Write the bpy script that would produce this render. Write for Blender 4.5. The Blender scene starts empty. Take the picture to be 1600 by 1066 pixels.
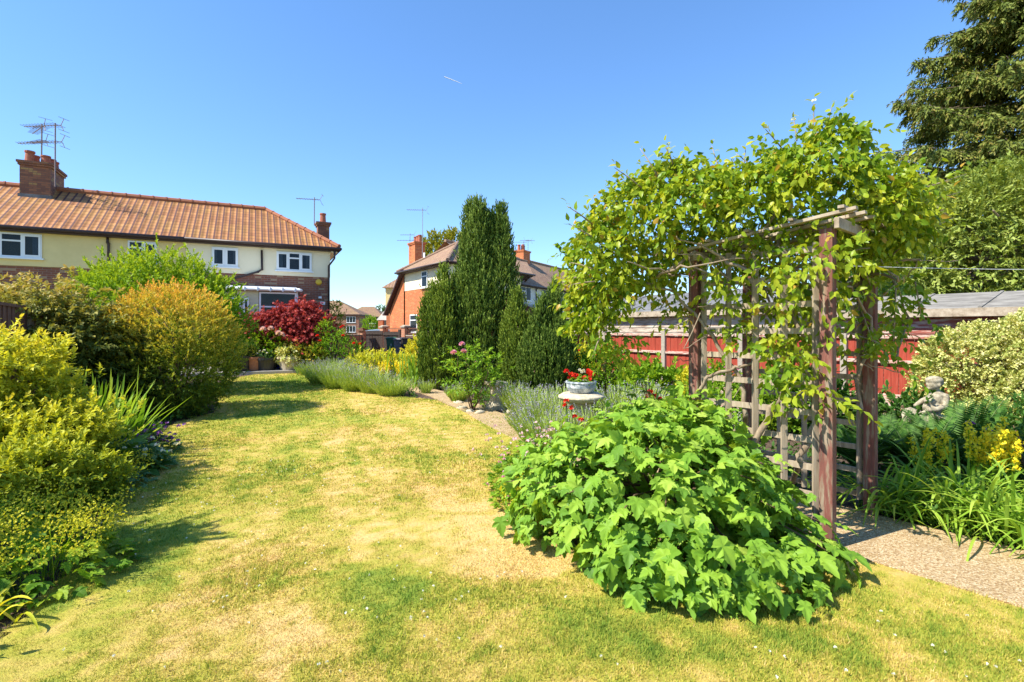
import bpy, math, random
import numpy as np
from mathutils import Vector, Matrix
R = math.radians
SC = bpy.context.scene
COL = SC.collection
# ------------------------------------------------------------------ camera
CAMH, F, CX, HY = 1.5, 800.0, 800.0, 515.0
cd = bpy.data.cameras.new('camera'); cam = bpy.data.objects.new('camera', cd); COL.objects.link(cam)
cam.location = (0, 0, CAMH); cam.rotation_euler = (R(90), 0, 0)
cd.lens = 18; cd.sensor_width = 36; cd.shift_y = -18/1600; cd.clip_end = 6000; cd.clip_start = .05
SC.camera = cam
# ------------------------------------------------------------------ sky, sun, exposure
SUN_DIR = Vector((-.88, -.42, 0)).normalized()          # horizontally, towards the sun
ELEV = R(49)
w = bpy.data.worlds.new('World'); SC.world = w; w.use_nodes = True
wn = w.node_tree.nodes; wl = w.node_tree.links
bg = wn['Background']; sky = wn.new('ShaderNodeTexSky'); sky.sky_type = 'NISHITA'; sky.sun_disc = False
sky.sun_elevation = ELEV; sky.sun_rotation = math.atan2(SUN_DIR.x, SUN_DIR.y)
sky.air_density = .8; sky.dust_density = .05; sky.ozone_density = 2.5; sky.altitude = 0
hs = wn.new('ShaderNodeHueSaturation'); hs.inputs['Saturation'].default_value = 1.15; hs.inputs['Value'].default_value = .95; hs.inputs['Hue'].default_value = .500
wl.new(sky.outputs[0], hs.inputs['Color']); 
# gentle compression of the very bright horizon band, hue kept
lum = wn.new('ShaderNodeRGBToBW'); wl.new(hs.outputs[0], lum.inputs[0])
m1 = wn.new('ShaderNodeMath'); m1.operation = 'MULTIPLY_ADD'; m1.inputs[1].default_value = .11; m1.inputs[2].default_value = .82; wl.new(lum.outputs[0], m1.inputs[0])
m2 = wn.new('ShaderNodeVectorMath'); m2.operation = 'DIVIDE'; wl.new(hs.outputs[0], m2.inputs[0]); wl.new(m1.outputs[0], m2.inputs[1])
wl.new(m2.outputs[0], bg.inputs[0]); bg.inputs[1].default_value = .15
sd = bpy.data.lights.new('sun', 'SUN'); sd.energy = 4.2; sd.angle = R(.5); sd.color = (1, .94, .82)
sun = bpy.data.objects.new('sun', sd); COL.objects.link(sun)
sv = Vector((SUN_DIR.x*math.cos(ELEV), SUN_DIR.y*math.cos(ELEV), math.sin(ELEV)))
sun.rotation_euler = sv.to_track_quat('Z', 'Y').to_euler(); sun.location = (0, 0, 30)
SC.view_settings.view_transform = 'Standard'; SC.view_settings.look = 'None'
SC.view_settings.exposure = 1.16; SC.view_settings.gamma = 1
SC.render.engine = 'CYCLES'
SC.cycles.max_bounces = 8; SC.cycles.transparent_max_bounces = 12; SC.cycles.diffuse_bounces = 4

# ------------------------------------------------------------------ helpers
def at(px, py, Y):
    return np.array([(px-CX)/F*Y, Y, CAMH-(py-HY)/F*Y])
def G(px, py, z=0.0):
    Y = (CAMH-z)*F/(py-HY); return np.array([(px-CX)/F*Y, Y, z])
def nrm(a):
    return a/np.maximum(np.linalg.norm(a, axis=-1, keepdims=True), 1e-9)
def tag(o, label=None, cat=None, group=None, kind=None):
    if label: o['label'] = label
    if cat: o['category'] = cat
    if group: o['group'] = group
    if kind: o['kind'] = kind
    return o
def empty(name, loc, label=None, cat=None, rz=0, group=None):
    o = bpy.data.objects.new(name, None); COL.objects.link(o); o.empty_display_size = .2
    o.location = [float(c) for c in loc]; o.rotation_euler = (0, 0, rz)
    return tag(o, label, cat, group)
def mesh_obj(name, V, faces, mat, parent=None, tint=None, smooth=False, uv=True):
    me = bpy.data.meshes.new(name)
    me.from_pydata([tuple(map(float, v)) for v in V], [], faces); me.validate()
    if uv:
        ul = me.uv_layers.new(name='UVMap')
        for p in me.polygons:
            n = p.normal
            t = Vector((0, 0, 1)).cross(n)
            if t.length < .02: t = Vector((1, 0, 0))
            t.normalize(); b = n.cross(t)
            for li in p.loop_indices:
                c = me.vertices[me.loops[li].vertex_index].co
                ul.data[li].uv = (c.dot(t), c.dot(b))
    if smooth: me.polygons.foreach_set('use_smooth', [True]*len(me.polygons))
    me.materials.append(mat)
    o = bpy.data.objects.new(name, me); COL.objects.link(o)
    if parent: o.parent = parent
    return o
class MB:
    def __init__(s): s.V = []; s.Fc = []
    def add(s, V, Fc):
        o = len(s.V); s.V += [tuple(v) for v in V]; s.Fc += [tuple(i+o for i in f) for f in Fc]; return s
    def box(s, c, d, rz=0, ax=None, taper=1.0):
        """c centre, d full sizes"""
        V = []
        for z in (-.5, .5):
            k = 1 if z < 0 else taper
            for x, y in ((-.5, -.5), (.5, -.5), (.5, .5), (-.5, .5)):
                V.append((x*d[0]*k, y*d[1]*k, z*d[2]))
        M = Matrix.Rotation(rz, 3, 'Z')
        if ax is not None: M = ax
        V = [tuple(M @ Vector(v) + Vector([float(q) for q in c])) for v in V]
        return s.add(V, [(3, 2, 1, 0), (4, 5, 6, 7), (0, 1, 5, 4), (1, 2, 6, 5), (2, 3, 7, 6), (3, 0, 4, 7)])
    def bx(s, x0, x1, y0, y1, z0, z1):
        return s.box(((x0+x1)/2, (y0+y1)/2, (z0+z1)/2), (abs(x1-x0), abs(y1-y0), abs(z1-z0)))
    def bar(s, a, b, wd, hg):
        a = Vector([float(q) for q in a]); b = Vector([float(q) for q in b]); d = b-a; L = d.length
        x = d.normalized(); up = Vector((0, 0, 1))
        if abs(x.z) > .95: up = Vector((0, 1, 0))
        y = up.cross(x).normalized(); z = x.cross(y)
        M = Matrix((x, y, z)).transposed()
        return s.box((a+b)/2, (L, wd, hg), ax=M)
    def tube(s, pts, rad, n=6):
        pts = [Vector([float(q) for q in p]) for p in pts]; m = len(pts)
        if not hasattr(rad, '__len__'): rad = [rad]*m
        V = []; prev = None
        for i, p in enumerate(pts):
            d = (pts[min(i+1, m-1)]-pts[max(i-1, 0)])
            d = d.normalized() if d.length > 1e-9 else Vector((0, 0, 1))
            if prev is None:
                a = d.orthogonal().normalized()
            else:
                a = (prev - d*prev.dot(d)); a = a.normalized() if a.length > 1e-6 else d.orthogonal().normalized()
            prev = a; b = d.cross(a)
            for k in range(n):
                t = 2*math.pi*k/n; V.append(p+(a*math.cos(t)+b*math.sin(t))*rad[i])
        Fc = [tuple(range(n))[::-1], tuple(range((m-1)*n, m*n))]
        for i in range(m-1):
            for k in range(n):
                k2 = (k+1) % n; Fc.append((i*n+k, i*n+k2, (i+1)*n+k2, (i+1)*n+k))
        return s.add(V, Fc)
    def lathe(s, c, prof, n=24):
        V = []; m = len(prof)
        for r, z in prof:
            for k in range(n):
                t = 2*math.pi*k/n; V.append((c[0]+r*math.cos(t), c[1]+r*math.sin(t), c[2]+z))
        Fc = []
        for i in range(m-1):
            for k in range(n):
                k2 = (k+1) % n; Fc.append((i*n+k, i*n+k2, (i+1)*n+k2, (i+1)*n+k))
        Fc += [tuple(range(n))[::-1], tuple(range((m-1)*n, m*n))]
        return s.add(V, Fc)
    def ball(s, c, r, n=8, m=6):
        if not hasattr(r, '__len__'): r = (r, r, r)
        V = []
        for i in range(1, m):
            a = math.pi*i/m
            for k in range(n):
                t = 2*math.pi*k/n
                V.append((c[0]+r[0]*math.sin(a)*math.cos(t), c[1]+r[1]*math.sin(a)*math.sin(t), c[2]+r[2]*math.cos(a)))
        V.append((c[0], c[1], c[2]+r[2])); V.append((c[0], c[1], c[2]-r[2]))
        T = len(V)-2; Bt = len(V)-1; Fc = []
        for k in range(n):
            k2 = (k+1) % n; Fc.append((T, k, k2)); o = (m-2)*n; Fc.append((Bt, o+k2, o+k))
            for i in range(m-2): Fc.append((i*n+k, (i+1)*n+k, (i+1)*n+k2, i*n+k2))
        return s.add(V, Fc)
    def prism(s, poly, z0, z1):
        n = len(poly); V = [(p[0], p[1], z0) for p in poly]+[(p[0], p[1], z1) for p in poly]
        Fc = [tuple(range(n))[::-1], tuple(range(n, 2*n))]+[(i, (i+1) % n, n+(i+1) % n, n+i) for i in range(n)]
        return s.add(V, Fc)
    def build(s, name, mat, parent=None, smooth=False, bevel=0):
        o = mesh_obj(name, s.V, s.Fc, mat, parent, smooth=smooth)
        if bevel:
            b = o.modifiers.new('bevel', 'BEVEL'); b.width = bevel; b.segments = 2; b.limit_method = 'ANGLE'; b.angle_limit = R(40)
        return o
def copy_tree(o, parent=None):
    c = o.copy(); COL.objects.link(c); c.parent = parent
    for ch in list(o.children): copy_tree(ch, c)
    return c

# ------------------------------------------------------------------ materials
def newmat(name):
    m = bpy.data.materials.new(name); m.use_nodes = True; nt = m.node_tree
    return m, nt, nt.nodes, nt.links, nt.nodes['Principled BSDF']
def ramp(nt, stops, src):
    r = nt.nodes.new('ShaderNodeValToRGB'); e = r.color_ramp.elements
    while len(e) < len(stops): e.new(.5)
    for i, (p, c) in enumerate(stops):
        e[i].position = p; e[i].color = (*c, 1)
    nt.links.new(src, r.inputs[0]); return r.outputs[0]
def noise(nt, scale, detail=4, rough=.6, coord='Object', stretch=None):
    tc = nt.nodes.new('ShaderNodeTexCoord'); n = nt.nodes.new('ShaderNodeTexNoise')
    n.inputs['Scale'].default_value = scale; n.inputs['Detail'].default_value = detail; n.inputs['Roughness'].default_value = rough
    src = tc.outputs[coord]
    if stretch:
        mp = nt.nodes.new('ShaderNodeMapping'); mp.inputs['Scale'].default_value = stretch
        nt.links.new(src, mp.inputs[0]); src = mp.outputs[0]
    nt.links.new(src, n.inputs['Vector']); return n.outputs['Fac']
def mixc(nt, a, b, fac, mode='MIX'):
    m = nt.nodes.new('ShaderNodeMix'); m.data_type = 'RGBA'; m.blend_type = mode
    for i, v in ((6, a), (7, b)):
        if isinstance(v, tuple): m.inputs[i].default_value = (*v, 1)
        else: nt.links.new(v, m.inputs[i])
    if isinstance(fac, (int, float)): m.inputs[0].default_value = fac
    else: nt.links.new(fac, m.inputs[0])
    return m.outputs[2]
def math_n(nt, op, a, b=None, c=None):
    m = nt.nodes.new('ShaderNodeMath'); m.operation = op
    for i, v in enumerate((a, b, c)):
        if v is None: continue
        if isinstance(v, (int, float)): m.inputs[i].default_value = v
        else: nt.links.new(v, m.inputs[i])
    return m.outputs[0]
def bump(nt, h, bs, strength=.4, dist=.01):
    b = nt.nodes.new('ShaderNodeBump'); b.inputs['Strength'].default_value = strength; b.inputs['Distance'].default_value = dist
    nt.links.new(h, b.inputs['Height']); nt.links.new(b.outputs[0], bs.inputs['Normal'])
def plain(name, c1, c2=None, scale=8, rough=.7, bmp=.2, dist=.01, stretch=None, metal=0, stops=None, detail=5):
    m, nt, N, L, bs = newmat(name)
    n = noise(nt, scale, detail, .65, stretch=stretch)
    if stops: col = ramp(nt, stops, n)
    else: col = ramp(nt, [(.3, c1), (.7, c2 or tuple(x*.8 for x in c1))], n)
    L.new(col, bs.inputs['Base Color']); bs.inputs['Roughness'].default_value = rough; bs.inputs['Metallic'].default_value = metal
    if bmp: bump(nt, n, bs, bmp, dist)
    return m
def leafmat(name, *cols, trans=.38, rough=.55, spec=.18):
    m, nt, N, L, bs = newmat(name)
    a = N.new('ShaderNodeAttribute'); a.attribute_name = 'tint'
    k = len(cols); stops = [(i/(k-1) if k > 1 else 0, c) for i, c in enumerate(cols)]
    col = ramp(nt, stops, a.outputs['Fac'])
    L.new(col, bs.inputs['Base Color']); bs.inputs['Roughness'].default_value = rough
    bs.inputs['Specular IOR Level'].default_value = spec
    tr = N.new('ShaderNodeBsdfTranslucent'); mx = N.new('ShaderNodeMixShader')
    L.new(mixc(nt, col, (1.35, 1.2, .5), 1, 'MULTIPLY'), tr.inputs[0])
    mx.inputs[0].default_value = trans
    L.new(bs.outputs[0], mx.inputs[1]); L.new(tr.outputs[0], mx.inputs[2]); L.new(mx.outputs[0], N['Material Output'].inputs[0])
    return m
def brickmat(name, c1, c2, mortar, blot=None, size=(.225, .075), blotamt=.5):
    m, nt, N, L, bs = newmat(name)
    tc = N.new('ShaderNodeTexCoord'); b = N.new('ShaderNodeTexBrick')
    L.new(tc.outputs['UV'], b.inputs['Vector']); b.inputs['Scale'].default_value = 1
    b.inputs['Brick Width'].default_value = size[0]; b.inputs['Row Height'].default_value = size[1]
    b.inputs['Mortar Size'].default_value = .006; b.inputs['Mortar Smooth'].default_value = .2
    b.inputs['Color1'].default_value = (*c1, 1); b.inputs['Color2'].default_value = (*c2, 1); b.inputs['Mortar'].default_value = (*mortar, 1)
    col = b.outputs['Color']
    if blot:
        wnz = N.new('ShaderNodeTexWhiteNoise'); wnz.noise_dimensions = '2D'
        sx = N.new('ShaderNodeSeparateXYZ'); L.new(tc.outputs['UV'], sx.inputs[0])
        v = math_n(nt, 'FLOOR', math_n(nt, 'DIVIDE', sx.outputs[1], size[1]))
        off = math_n(nt, 'MULTIPLY', math_n(nt, 'MODULO', v, 2), .5)
        u = math_n(nt, 'FLOOR', math_n(nt, 'ADD', math_n(nt, 'DIVIDE', sx.outputs[0], size[0]), off))
        cb = N.new('ShaderNodeCombineXYZ'); L.new(u, cb.inputs[0]); L.new(v, cb.inputs[1]); L.new(cb.outputs[0], wnz.inputs[0])
        f = math_n(nt, 'MULTIPLY', math_n(nt, 'GREATER_THAN', wnz.outputs[0], .87), blotamt)
        inv = math_n(nt, 'SUBTRACT', 1, b.outputs['Fac'])
        col = mixc(nt, col, blot, math_n(nt, 'MULTIPLY', f, inv))
    n = noise(nt, 1.3, 5)
    col = mixc(nt, col, mixc(nt, (.62, .62, .62), (1.15, 1.1, 1.05), n), .8, 'MULTIPLY')
    L.new(col, bs.inputs['Base Color']); bs.inputs['Roughness'].default_value = .85
    bump(nt, math_n(nt, 'SUBTRACT', 1, b.outputs['Fac']), bs, .5, .006)
    return m
def tilemat(name, c1, c2, gap, wd=.3, ht=.33, ribs=.13, moss=(.3, .26, .06), mossamt=.3):
    m, nt, N, L, bs = newmat(name)
    tc = N.new('ShaderNodeTexCoord'); sx = N.new('ShaderNodeSeparateXYZ'); L.new(tc.outputs['UV'], sx.inputs[0])
    u = math_n(nt, 'DIVIDE', sx.outputs[0], wd); v = math_n(nt, 'DIVIDE', sx.outputs[1], ht)
    fu = math_n(nt, 'FRACT', u); fv = math_n(nt, 'FRACT', v)
    cb = N.new('ShaderNodeCombineXYZ'); L.new(math_n(nt, 'FLOOR', u), cb.inputs[0]); L.new(math_n(nt, 'FLOOR', v), cb.inputs[1])
    wz = N.new('ShaderNodeTexWhiteNoise'); wz.noise_dimensions = '2D'; L.new(cb.outputs[0], wz.inputs[0])
    col = ramp(nt, [(0, c1), (1, c2)], wz.outputs[0])
    n = noise(nt, .9, 6); n2 = noise(nt, 14, 4)
    col = mixc(nt, col, moss, math_n(nt, 'MULTIPLY', ramp(nt, [(.45, (0, 0, 0)), (.65, (1, 1, 1))], n), mossamt))
    col = mixc(nt, col, mixc(nt, (.75, .75, .75), (1.2, 1.2, 1.2), n2), 1, 'MULTIPLY')
    rib = math_n(nt, 'LESS_THAN', fu, ribs)
    crs = math_n(nt, 'LESS_THAN', fv, .14)
    col = mixc(nt, col, gap, math_n(nt, 'MULTIPLY', rib, .9)); col = mixc(nt, col, gap, math_n(nt, 'MULTIPLY', crs, .55))
    L.new(col, bs.inputs['Base Color']); bs.inputs['Roughness'].default_value = .8
    prof = math_n(nt, 'ADD', math_n(nt, 'SINE', math_n(nt, 'MULTIPLY', fu, 6.283)), math_n(nt, 'MULTIPLY', math_n(nt, 'SUBTRACT', 1, fv), .8))
    bump(nt, prof, bs, .6, .025)
    return m
M = {}
M['render_yellow'] = plain('render_yellow', (.82, .65, .30), (.74, .58, .26), 2.5, .9, .15, .005)
M['render_cream'] = plain('render_cream', (.90, .79, .56), (.83, .72, .50), 2.0, .9, .15, .005)
M['render_white'] = plain('render_white', (.8, .78, .73), (.72, .70, .64), 2.0, .9, .15, .005)
M['brick_brown'] = brickmat('brick_brown', (.30, .10, .05), (.22, .075, .045), (.30, .24, .19), (.50, .36, .20), blotamt=.6)
M['brick_orange'] = brickmat('brick_orange', (.62, .17, .045), (.50, .12, .035), (.52, .33, .2), (.66, .28, .1))
M['brick_stack'] = brickmat('brick_stack', (.34, .14, .07), (.2, .08, .05), (.12, .09, .07), (.5, .3, .1), blotamt=.7)
M['brick_garden'] = brickmat('brick_garden', (.48, .2, .1), (.38, .15, .08), (.45, .36, .28), (.55, .33, .18))
M['tile_orange'] = tilemat('tile_orange', (.30, .115, .036), (.44, .19, .06), (.05, .014, .016), wd=.235, ht=.27, ribs=.25, moss=(.44, .27, .05), mossamt=.3)
M['tile_brown'] = tilemat('tile_brown', (.26, .15, .09), (.36, .215, .125), (.1, .06, .04), wd=.22, ht=.2, ribs=.1, moss=(.36, .27, .13))
M['tile_dark'] = tilemat('tile_dark', (.22, .12, .075), (.30, .17, .10), (.09, .05, .03), wd=.3, ht=.3)
M['ridge'] = plain('ridge', (.38, .13, .06), (.26, .10, .05), 6, .85)
M['ridge_brown'] = plain('ridge_brown', (.34, .22, .14), (.24, .15, .1), 6, .85)
M['upvc'] = plain('upvc', (.82, .83, .84), (.78, .79, .8), 3, .35, 0)
M['pipe_brown'] = plain('pipe_brown', (.035, .018, .016), (.05, .025, .02), 5, .45, 0)
M['fascia'] = plain('fascia', (.06, .025, .02), (.04, .02, .015), 5, .6, 0)
M['curtain'] = plain('curtain', (.85, .85, .82), (.65, .65, .65), 12, .9, .3, .02, (6, 6, .3))
M['room'] = plain('room', (.36, .39, .43), (.2, .22, .25), 2, .9, 0)  # window backing: interior gloom and sky reflection put into one grey blue colour
M['terracotta'] = plain('terracotta', (.50, .2, .10), (.38, .14, .07), 9, .8, .2)
M['pot_red'] = plain('pot_red', (.42, .13, .07), (.28, .09, .05), 6, .8, .1)
M['alu'] = plain('alu', (.3, .2, .17), (.18, .14, .13), 20, .5, 0, metal=.4)
M['alu_grey'] = plain('alu_grey', (.35, .35, .36), (.25, .25, .26), 20, .5, 0, metal=.5)
M['alarm'] = plain('alarm', (.8, .48, .03), (.75, .45, .03), 3, .4, 0)
M['black_plastic'] = plain('black_plastic', (.025, .022, .022), (.04, .035, .033), 6, .45, .1)
M['green_plastic'] = plain('green_plastic', (.015, .09, .045), (.02, .11, .055), 6, .45, .1)
M['grey_plastic'] = plain('grey_plastic', (.22, .2, .21), (.16, .15, .15), 6, .5, .1)
M['white_mark'] = plain('white_mark', (.75, .75, .75), (.7, .7, .7), 6, .5, 0)
M['blue_glaze'] = plain('blue_glaze', (.01, .03, .35), (.01, .02, .25), 6, .15, 0)
M['cream_pot'] = plain('cream_pot', (.55, .47, .36), (.42, .35, .26), 9, .8, .3)
M['stone'] = plain('stone', None, None, 16, .95, .7, .012, stops=[(.25, (.28, .23, .14)), (.5, (.50, .43, .30)), (.75, (.66, .58, .44))], detail=8)
M['stone_statue'] = plain('stone_statue', None, None, 22, .95, .6, .006, stops=[(.3, (.13, .11, .07)), (.5, (.33, .28, .19)), (.72, (.50, .44, .32))], detail=8)
M['bowl'] = plain('bowl', None, None, 15, .5, .5, .01, stops=[(.35, (.12, .16, .2)), (.5, (.36, .4, .42)), (.62, (.7, .7, .66))], detail=7)
M['soil'] = plain('soil', None, None, 30, .95, 1, .03, stops=[(.3, (.045, .028, .018)), (.55, (.12, .075, .05)), (.75, (.22, .15, .1))], detail=8)
M['concrete_post'] = plain('concrete_post', (.40, .35, .28), (.27, .23, .18), 18, .9, .4, .005)
M['weathered'] = plain('weathered', None, None, 5, .9, .6, .006, (8, 8, .8), stops=[(.3, (.20, .15, .10)), (.5, (.34, .27, .19)), (.7, (.46, .39, .29))], detail=7)
M['weathered_x'] = plain('weathered_x', None, None, 9, .9, .6, .006, stops=[(.3, (.20, .15, .10)), (.5, (.36, .29, .21)), (.7, (.50, .43, .33))], detail=7)
M['redpaint'] = plain('redpaint', None, None, 4, .8, .6, .006, (6, 6, .7), stops=[(.32, (.12, .08, .055)), (.42, (.14, .05, .035)), (.5, (.19, .062, .045)), (.56, (.22, .15, .10)), (.7, (.34, .28, .20))], detail=9)
M['fence_red'] = plain('fence_red', None, None, 5, .8, .5, .005, (9, 9, .7), stops=[(.3, (.24, .026, .012)), (.55, (.33, .042, .018)), (.69, (.36, .08, .05)), (.74, (.5, .34, .27))], detail=9)
M['fence_peel'] = plain('fence_peel', None, None, 7, .85, .5, .005, (1, 1, 5), stops=[(.38, (.34, .06, .04)), (.5, (.48, .34, .27)), (.7, (.62, .54, .44))], detail=9)
M['fence_brown'] = plain('fence_brown', None, None, 6, .85, .5, .005, (8, 8, .7), stops=[(.3, (.09, .04, .03)), (.6, (.17, .08, .055)), (.8, (.28, .2, .15))], detail=8)
M['dark_wood'] = plain('dark_wood', (.035, .024, .02), (.06, .04, .03), 6, .7, .4, .005, (8, 8, .7))
M['peel_white'] = plain('peel_white', None, None, 2.6, .9, .6, .008, (1.2, 1.2, 9), stops=[(.36, (.22, .13, .09)), (.46, (.40, .33, .26)), (.62, (.58, .52, .43))], detail=9)
M['peel_red'] = plain('peel_red', None, None, 2.6, .9, .6, .008, (1.2, 1.2, 9), stops=[(.36, (.24, .05, .035)), (.5, (.32, .11, .08)), (.6, (.50, .42, .35))], detail=9)
M['felt'] = plain('felt', None, None, 3.5, .9, .4, .01, stops=[(.3, (.09, .09, .095)), (.55, (.17, .17, .17)), (.75, (.26, .25, .24))], detail=8)
M['felt2'] = plain('felt2', None, None, 3, .9, .5, .01, (1, 1, 9), stops=[(.3, (.11, .10, .085)), (.5, (.2, .185, .16)), (.72, (.32, .30, .26))], detail=8)
M['iron'] = plain('iron', (.12, .05, .03), (.2, .09, .05), 20, .8, .2)
M['bark'] = plain('bark', None, None, 14, .95, .8, .02, (1, 1, .3), stops=[(.3, (.10, .07, .045)), (.6, (.22, .16, .11)), (.8, (.34, .27, .2))], detail=7)
M['vine'] = plain('vine', None, None, 20, .9, .8, .008, (1, 1, .4), stops=[(.3, (.15, .10, .06)), (.6, (.32, .25, .17)), (.8, (.45, .38, .28))], detail=7)
M['twig'] = plain('twig', (.16, .10, .05), (.1, .06, .035), 10, .9, .3)
M['green_stem'] = plain('green_stem', (.12, .2, .05), (.1, .15, .04), 10, .7, 0)
M['patio'] = plain('patio', (.36, .33, .3), (.27, .25, .23), 5, .9, .3)
M['asphalt'] = plain('asphalt', (.16, .15, .14), (.11, .105, .1), 20, .95, .3)
M['wire'] = plain('wire', (.6, .62, .65), (.5, .5, .52), 3, .5, 0)
M['car_paint'] = plain('car_paint', (.35, .45, .5), (.33, .43, .48), 1, .25, 0, metal=.3)
M['rubber'] = plain('rubber', (.02, .02, .02), (.03, .03, .03), 9, .8, .1)
M['cloud'] = plain('cloud', (.8, .8, .8), (.75, .75, .75), .01, 1, 0)
def glassmat(name, tint=(.5, .56, .62), opac=.22):
    m, nt, N, L, bs = newmat(name)
    bs.inputs['Base Color'].default_value = (.02, .025, .03, 1); bs.inputs['Roughness'].default_value = .03
    bs.inputs['Specular IOR Level'].default_value = .9
    tr = N.new('ShaderNodeBsdfTransparent'); tr.inputs[0].default_value = (*tint, 1)
    mx = N.new('ShaderNodeMixShader'); mx.inputs[0].default_value = 1-opac
    L.new(bs.outputs[0], mx.inputs[1]); L.new(tr.outputs[0], mx.inputs[2]); L.new(mx.outputs[0], N['Material Output'].inputs[0])
    return m
M['glass'] = glassmat('glass')
def pathmat():
    m, nt, N, L, bs = newmat('path_gravel')
    tc = N.new('ShaderNodeTexCoord'); v = N.new('ShaderNodeTexVoronoi'); v.inputs['Scale'].default_value = 120
    L.new(tc.outputs['Object'], v.inputs['Vector'])
    hsv = N.new('ShaderNodeSeparateColor'); L.new(v.outputs['Color'], hsv.inputs[0])
    c = ramp(nt, [(0, (.30, .18, .07)), (.4, (.50, .35, .18)), (.75, (.64, .49, .28)), (1, (.78, .68, .48))], hsv.outputs[0])
    n = noise(nt, 3, 5); c = mixc(nt, c, mixc(nt, (.6, .55, .5), (1.1, 1.08, 1.02), n), 1, 'MULTIPLY')
    L.new(c, bs.inputs['Base Color']); bs.inputs['Roughness'].default_value = .95
    bump(nt, v.outputs['Distance'], bs, .8, .01); return m
M['path'] = pathmat()
def lawnmat(name, blade):
    m, nt, N, L, bs = newmat(name)
    a = N.new('ShaderNodeAttribute'); a.attribute_name = 'tint'
    c = ramp(nt, [(0, (.74, .54, .22)), (.22, (.61, .475, .115)), (.45, (.45, .43, .06)), (.7, (.28, .35, .045)), (1, (.16, .27, .03))], a.outputs['Fac'])
    if not blade:
        n = noise(nt, 45, 6, .75); c = mixc(nt, c, mixc(nt, (.45, .42, .4), (1.25, 1.25, 1.2), n), 1, 'MULTIPLY')
        bump(nt, n, bs, .8, .02)
    L.new(c, bs.inputs['Base Color']); bs.inputs['Roughness'].default_value = .8; bs.inputs['Specular IOR Level'].default_value = .2
    if blade:
        tr = N.new('ShaderNodeBsdfTranslucent'); mx = N.new('ShaderNodeMixShader'); mx.inputs[0].default_value = .3
        L.new(c, tr.inputs[0]); L.new(bs.outputs[0], mx.inputs[1]); L.new(tr.outputs[0], mx.inputs[2]); L.new(mx.outputs[0], N['Material Output'].inputs[0])
    return m
M['lawn'] = lawnmat('lawn_base', False); M['blade'] = lawnmat('lawn_blade', True)
M['ground'] = plain('ground_far', None, None, 6, .95, .5, .02, stops=[(.3, (.10, .12, .03)), (.6, (.2, .19, .07)), (.8, (.28, .24, .12))], detail=8)
# leaves
LM = {
 'honeysuckle': leafmat('leaf_honeysuckle', (.07, .16, .015), (.17, .29, .02), (.34, .42, .03), (.48, .48, .04), (.46, .30, .05), trans=.42, rough=.35),
 'currant': leafmat('leaf_currant', (.08, .19, .03), (.19, .36, .035), (.30, .47, .05), (.44, .56, .10), trans=.35, rough=.5),
 'azalea': leafmat('leaf_golden', (.14, .22, .02), (.34, .40, .03), (.60, .60, .05), (.66, .54, .08), trans=.35),
 'brownleaf': leafmat('leaf_bronze', (.06, .11, .02), (.17, .2, .035), (.38, .34, .08), (.5, .36, .14), trans=.3),
 'orange': leafmat('leaf_orange', (.08, .15, .02), (.22, .29, .03), (.50, .45, .06), (.68, .46, .08), (.76, .36, .10), trans=.35),
 'green': leafmat('leaf_green', (.09, .20, .015), (.18, .34, .02), (.34, .44, .03), trans=.38),
 'dark': leafmat('leaf_dark', (.02, .06, .015), (.05, .12, .02), (.10, .2, .03), trans=.2),
 'conifer': leafmat('leaf_conifer', (.03, .07, .012), (.09, .155, .02), (.23, .31, .05), trans=.12),
 'conifer_gold': leafmat('leaf_conifer_gold', (.05, .10, .015), (.12, .19, .02), (.26, .33, .04), trans=.15),
 'spruce': leafmat('leaf_spruce', (.04, .075, .02), (.10, .14, .025), (.19, .22, .04), (.25, .16, .05), trans=.12),
 'cypress': leafmat('leaf_cypress', (.13, .19, .03), (.26, .33, .06), (.44, .48, .14), trans=.25),
 'red': leafmat('leaf_maple', (.08, .015, .02), (.28, .03, .04), (.50, .08, .07), (.55, .22, .22), trans=.28),
 'lav': leafmat('leaf_lavender', (.20, .30, .05), (.34, .46, .08), (.46, .54, .18), trans=.3),
 'lavflower': leafmat('flower_lavender', (.28, .25, .36), (.38, .34, .48), (.46, .46, .5), trans=.2),
 'strap': leafmat('leaf_strap', (.12, .25, .02), (.25, .42, .04), (.42, .56, .09), trans=.4, rough=.45),
 'fern': leafmat('leaf_fern', (.03, .09, .015), (.06, .15, .02), (.12, .24, .04), trans=.3),
 'varieg': leafmat('leaf_variegated', (.12, .2, .04), (.36, .42, .1), (.66, .64, .24), (.78, .74, .42), trans=.25),
 'lime': leafmat('flower_lime', (.42, .46, .03), (.6, .58, .04), (.7, .64, .07), trans=.35),
 'blue_green': leafmat('leaf_blue_green', (.07, .17, .07), (.13, .25, .1), (.22, .35, .14), trans=.3),
 'yellow': leafmat('flower_yellow', (.76, .58, .02), (.85, .72, .03), (.9, .8, .06), trans=.3),
 'pink': leafmat('flower_pink', (.65, .2, .4), (.75, .35, .55), (.8, .5, .62), trans=.3),
 'palepink': leafmat('flower_pale_pink', (.7, .42, .52), (.75, .55, .58), (.78, .66, .64), trans=.3),
 'redflower': leafmat('flower_red', (.5, .01, .01), (.75, .03, .02), (.8, .1, .04), trans=.3),
 'darkred': leafmat('flower_dark_red', (.2, .01, .01), (.35, .03, .02), (.45, .08, .03), trans=.3),
 'purple': leafmat('flower_purple', (.2, .05, .4), (.32, .12, .55), (.45, .25, .65), trans=.3),
 'white': leafmat('flower_white', (.7, .7, .62), (.78, .78, .72), (.8, .8, .76), trans=.3),
 'fartree': leafmat('leaf_far_tree', (.12, .18, .02), (.26, .28, .03), (.38, .34, .05), trans=.3),
}

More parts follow.
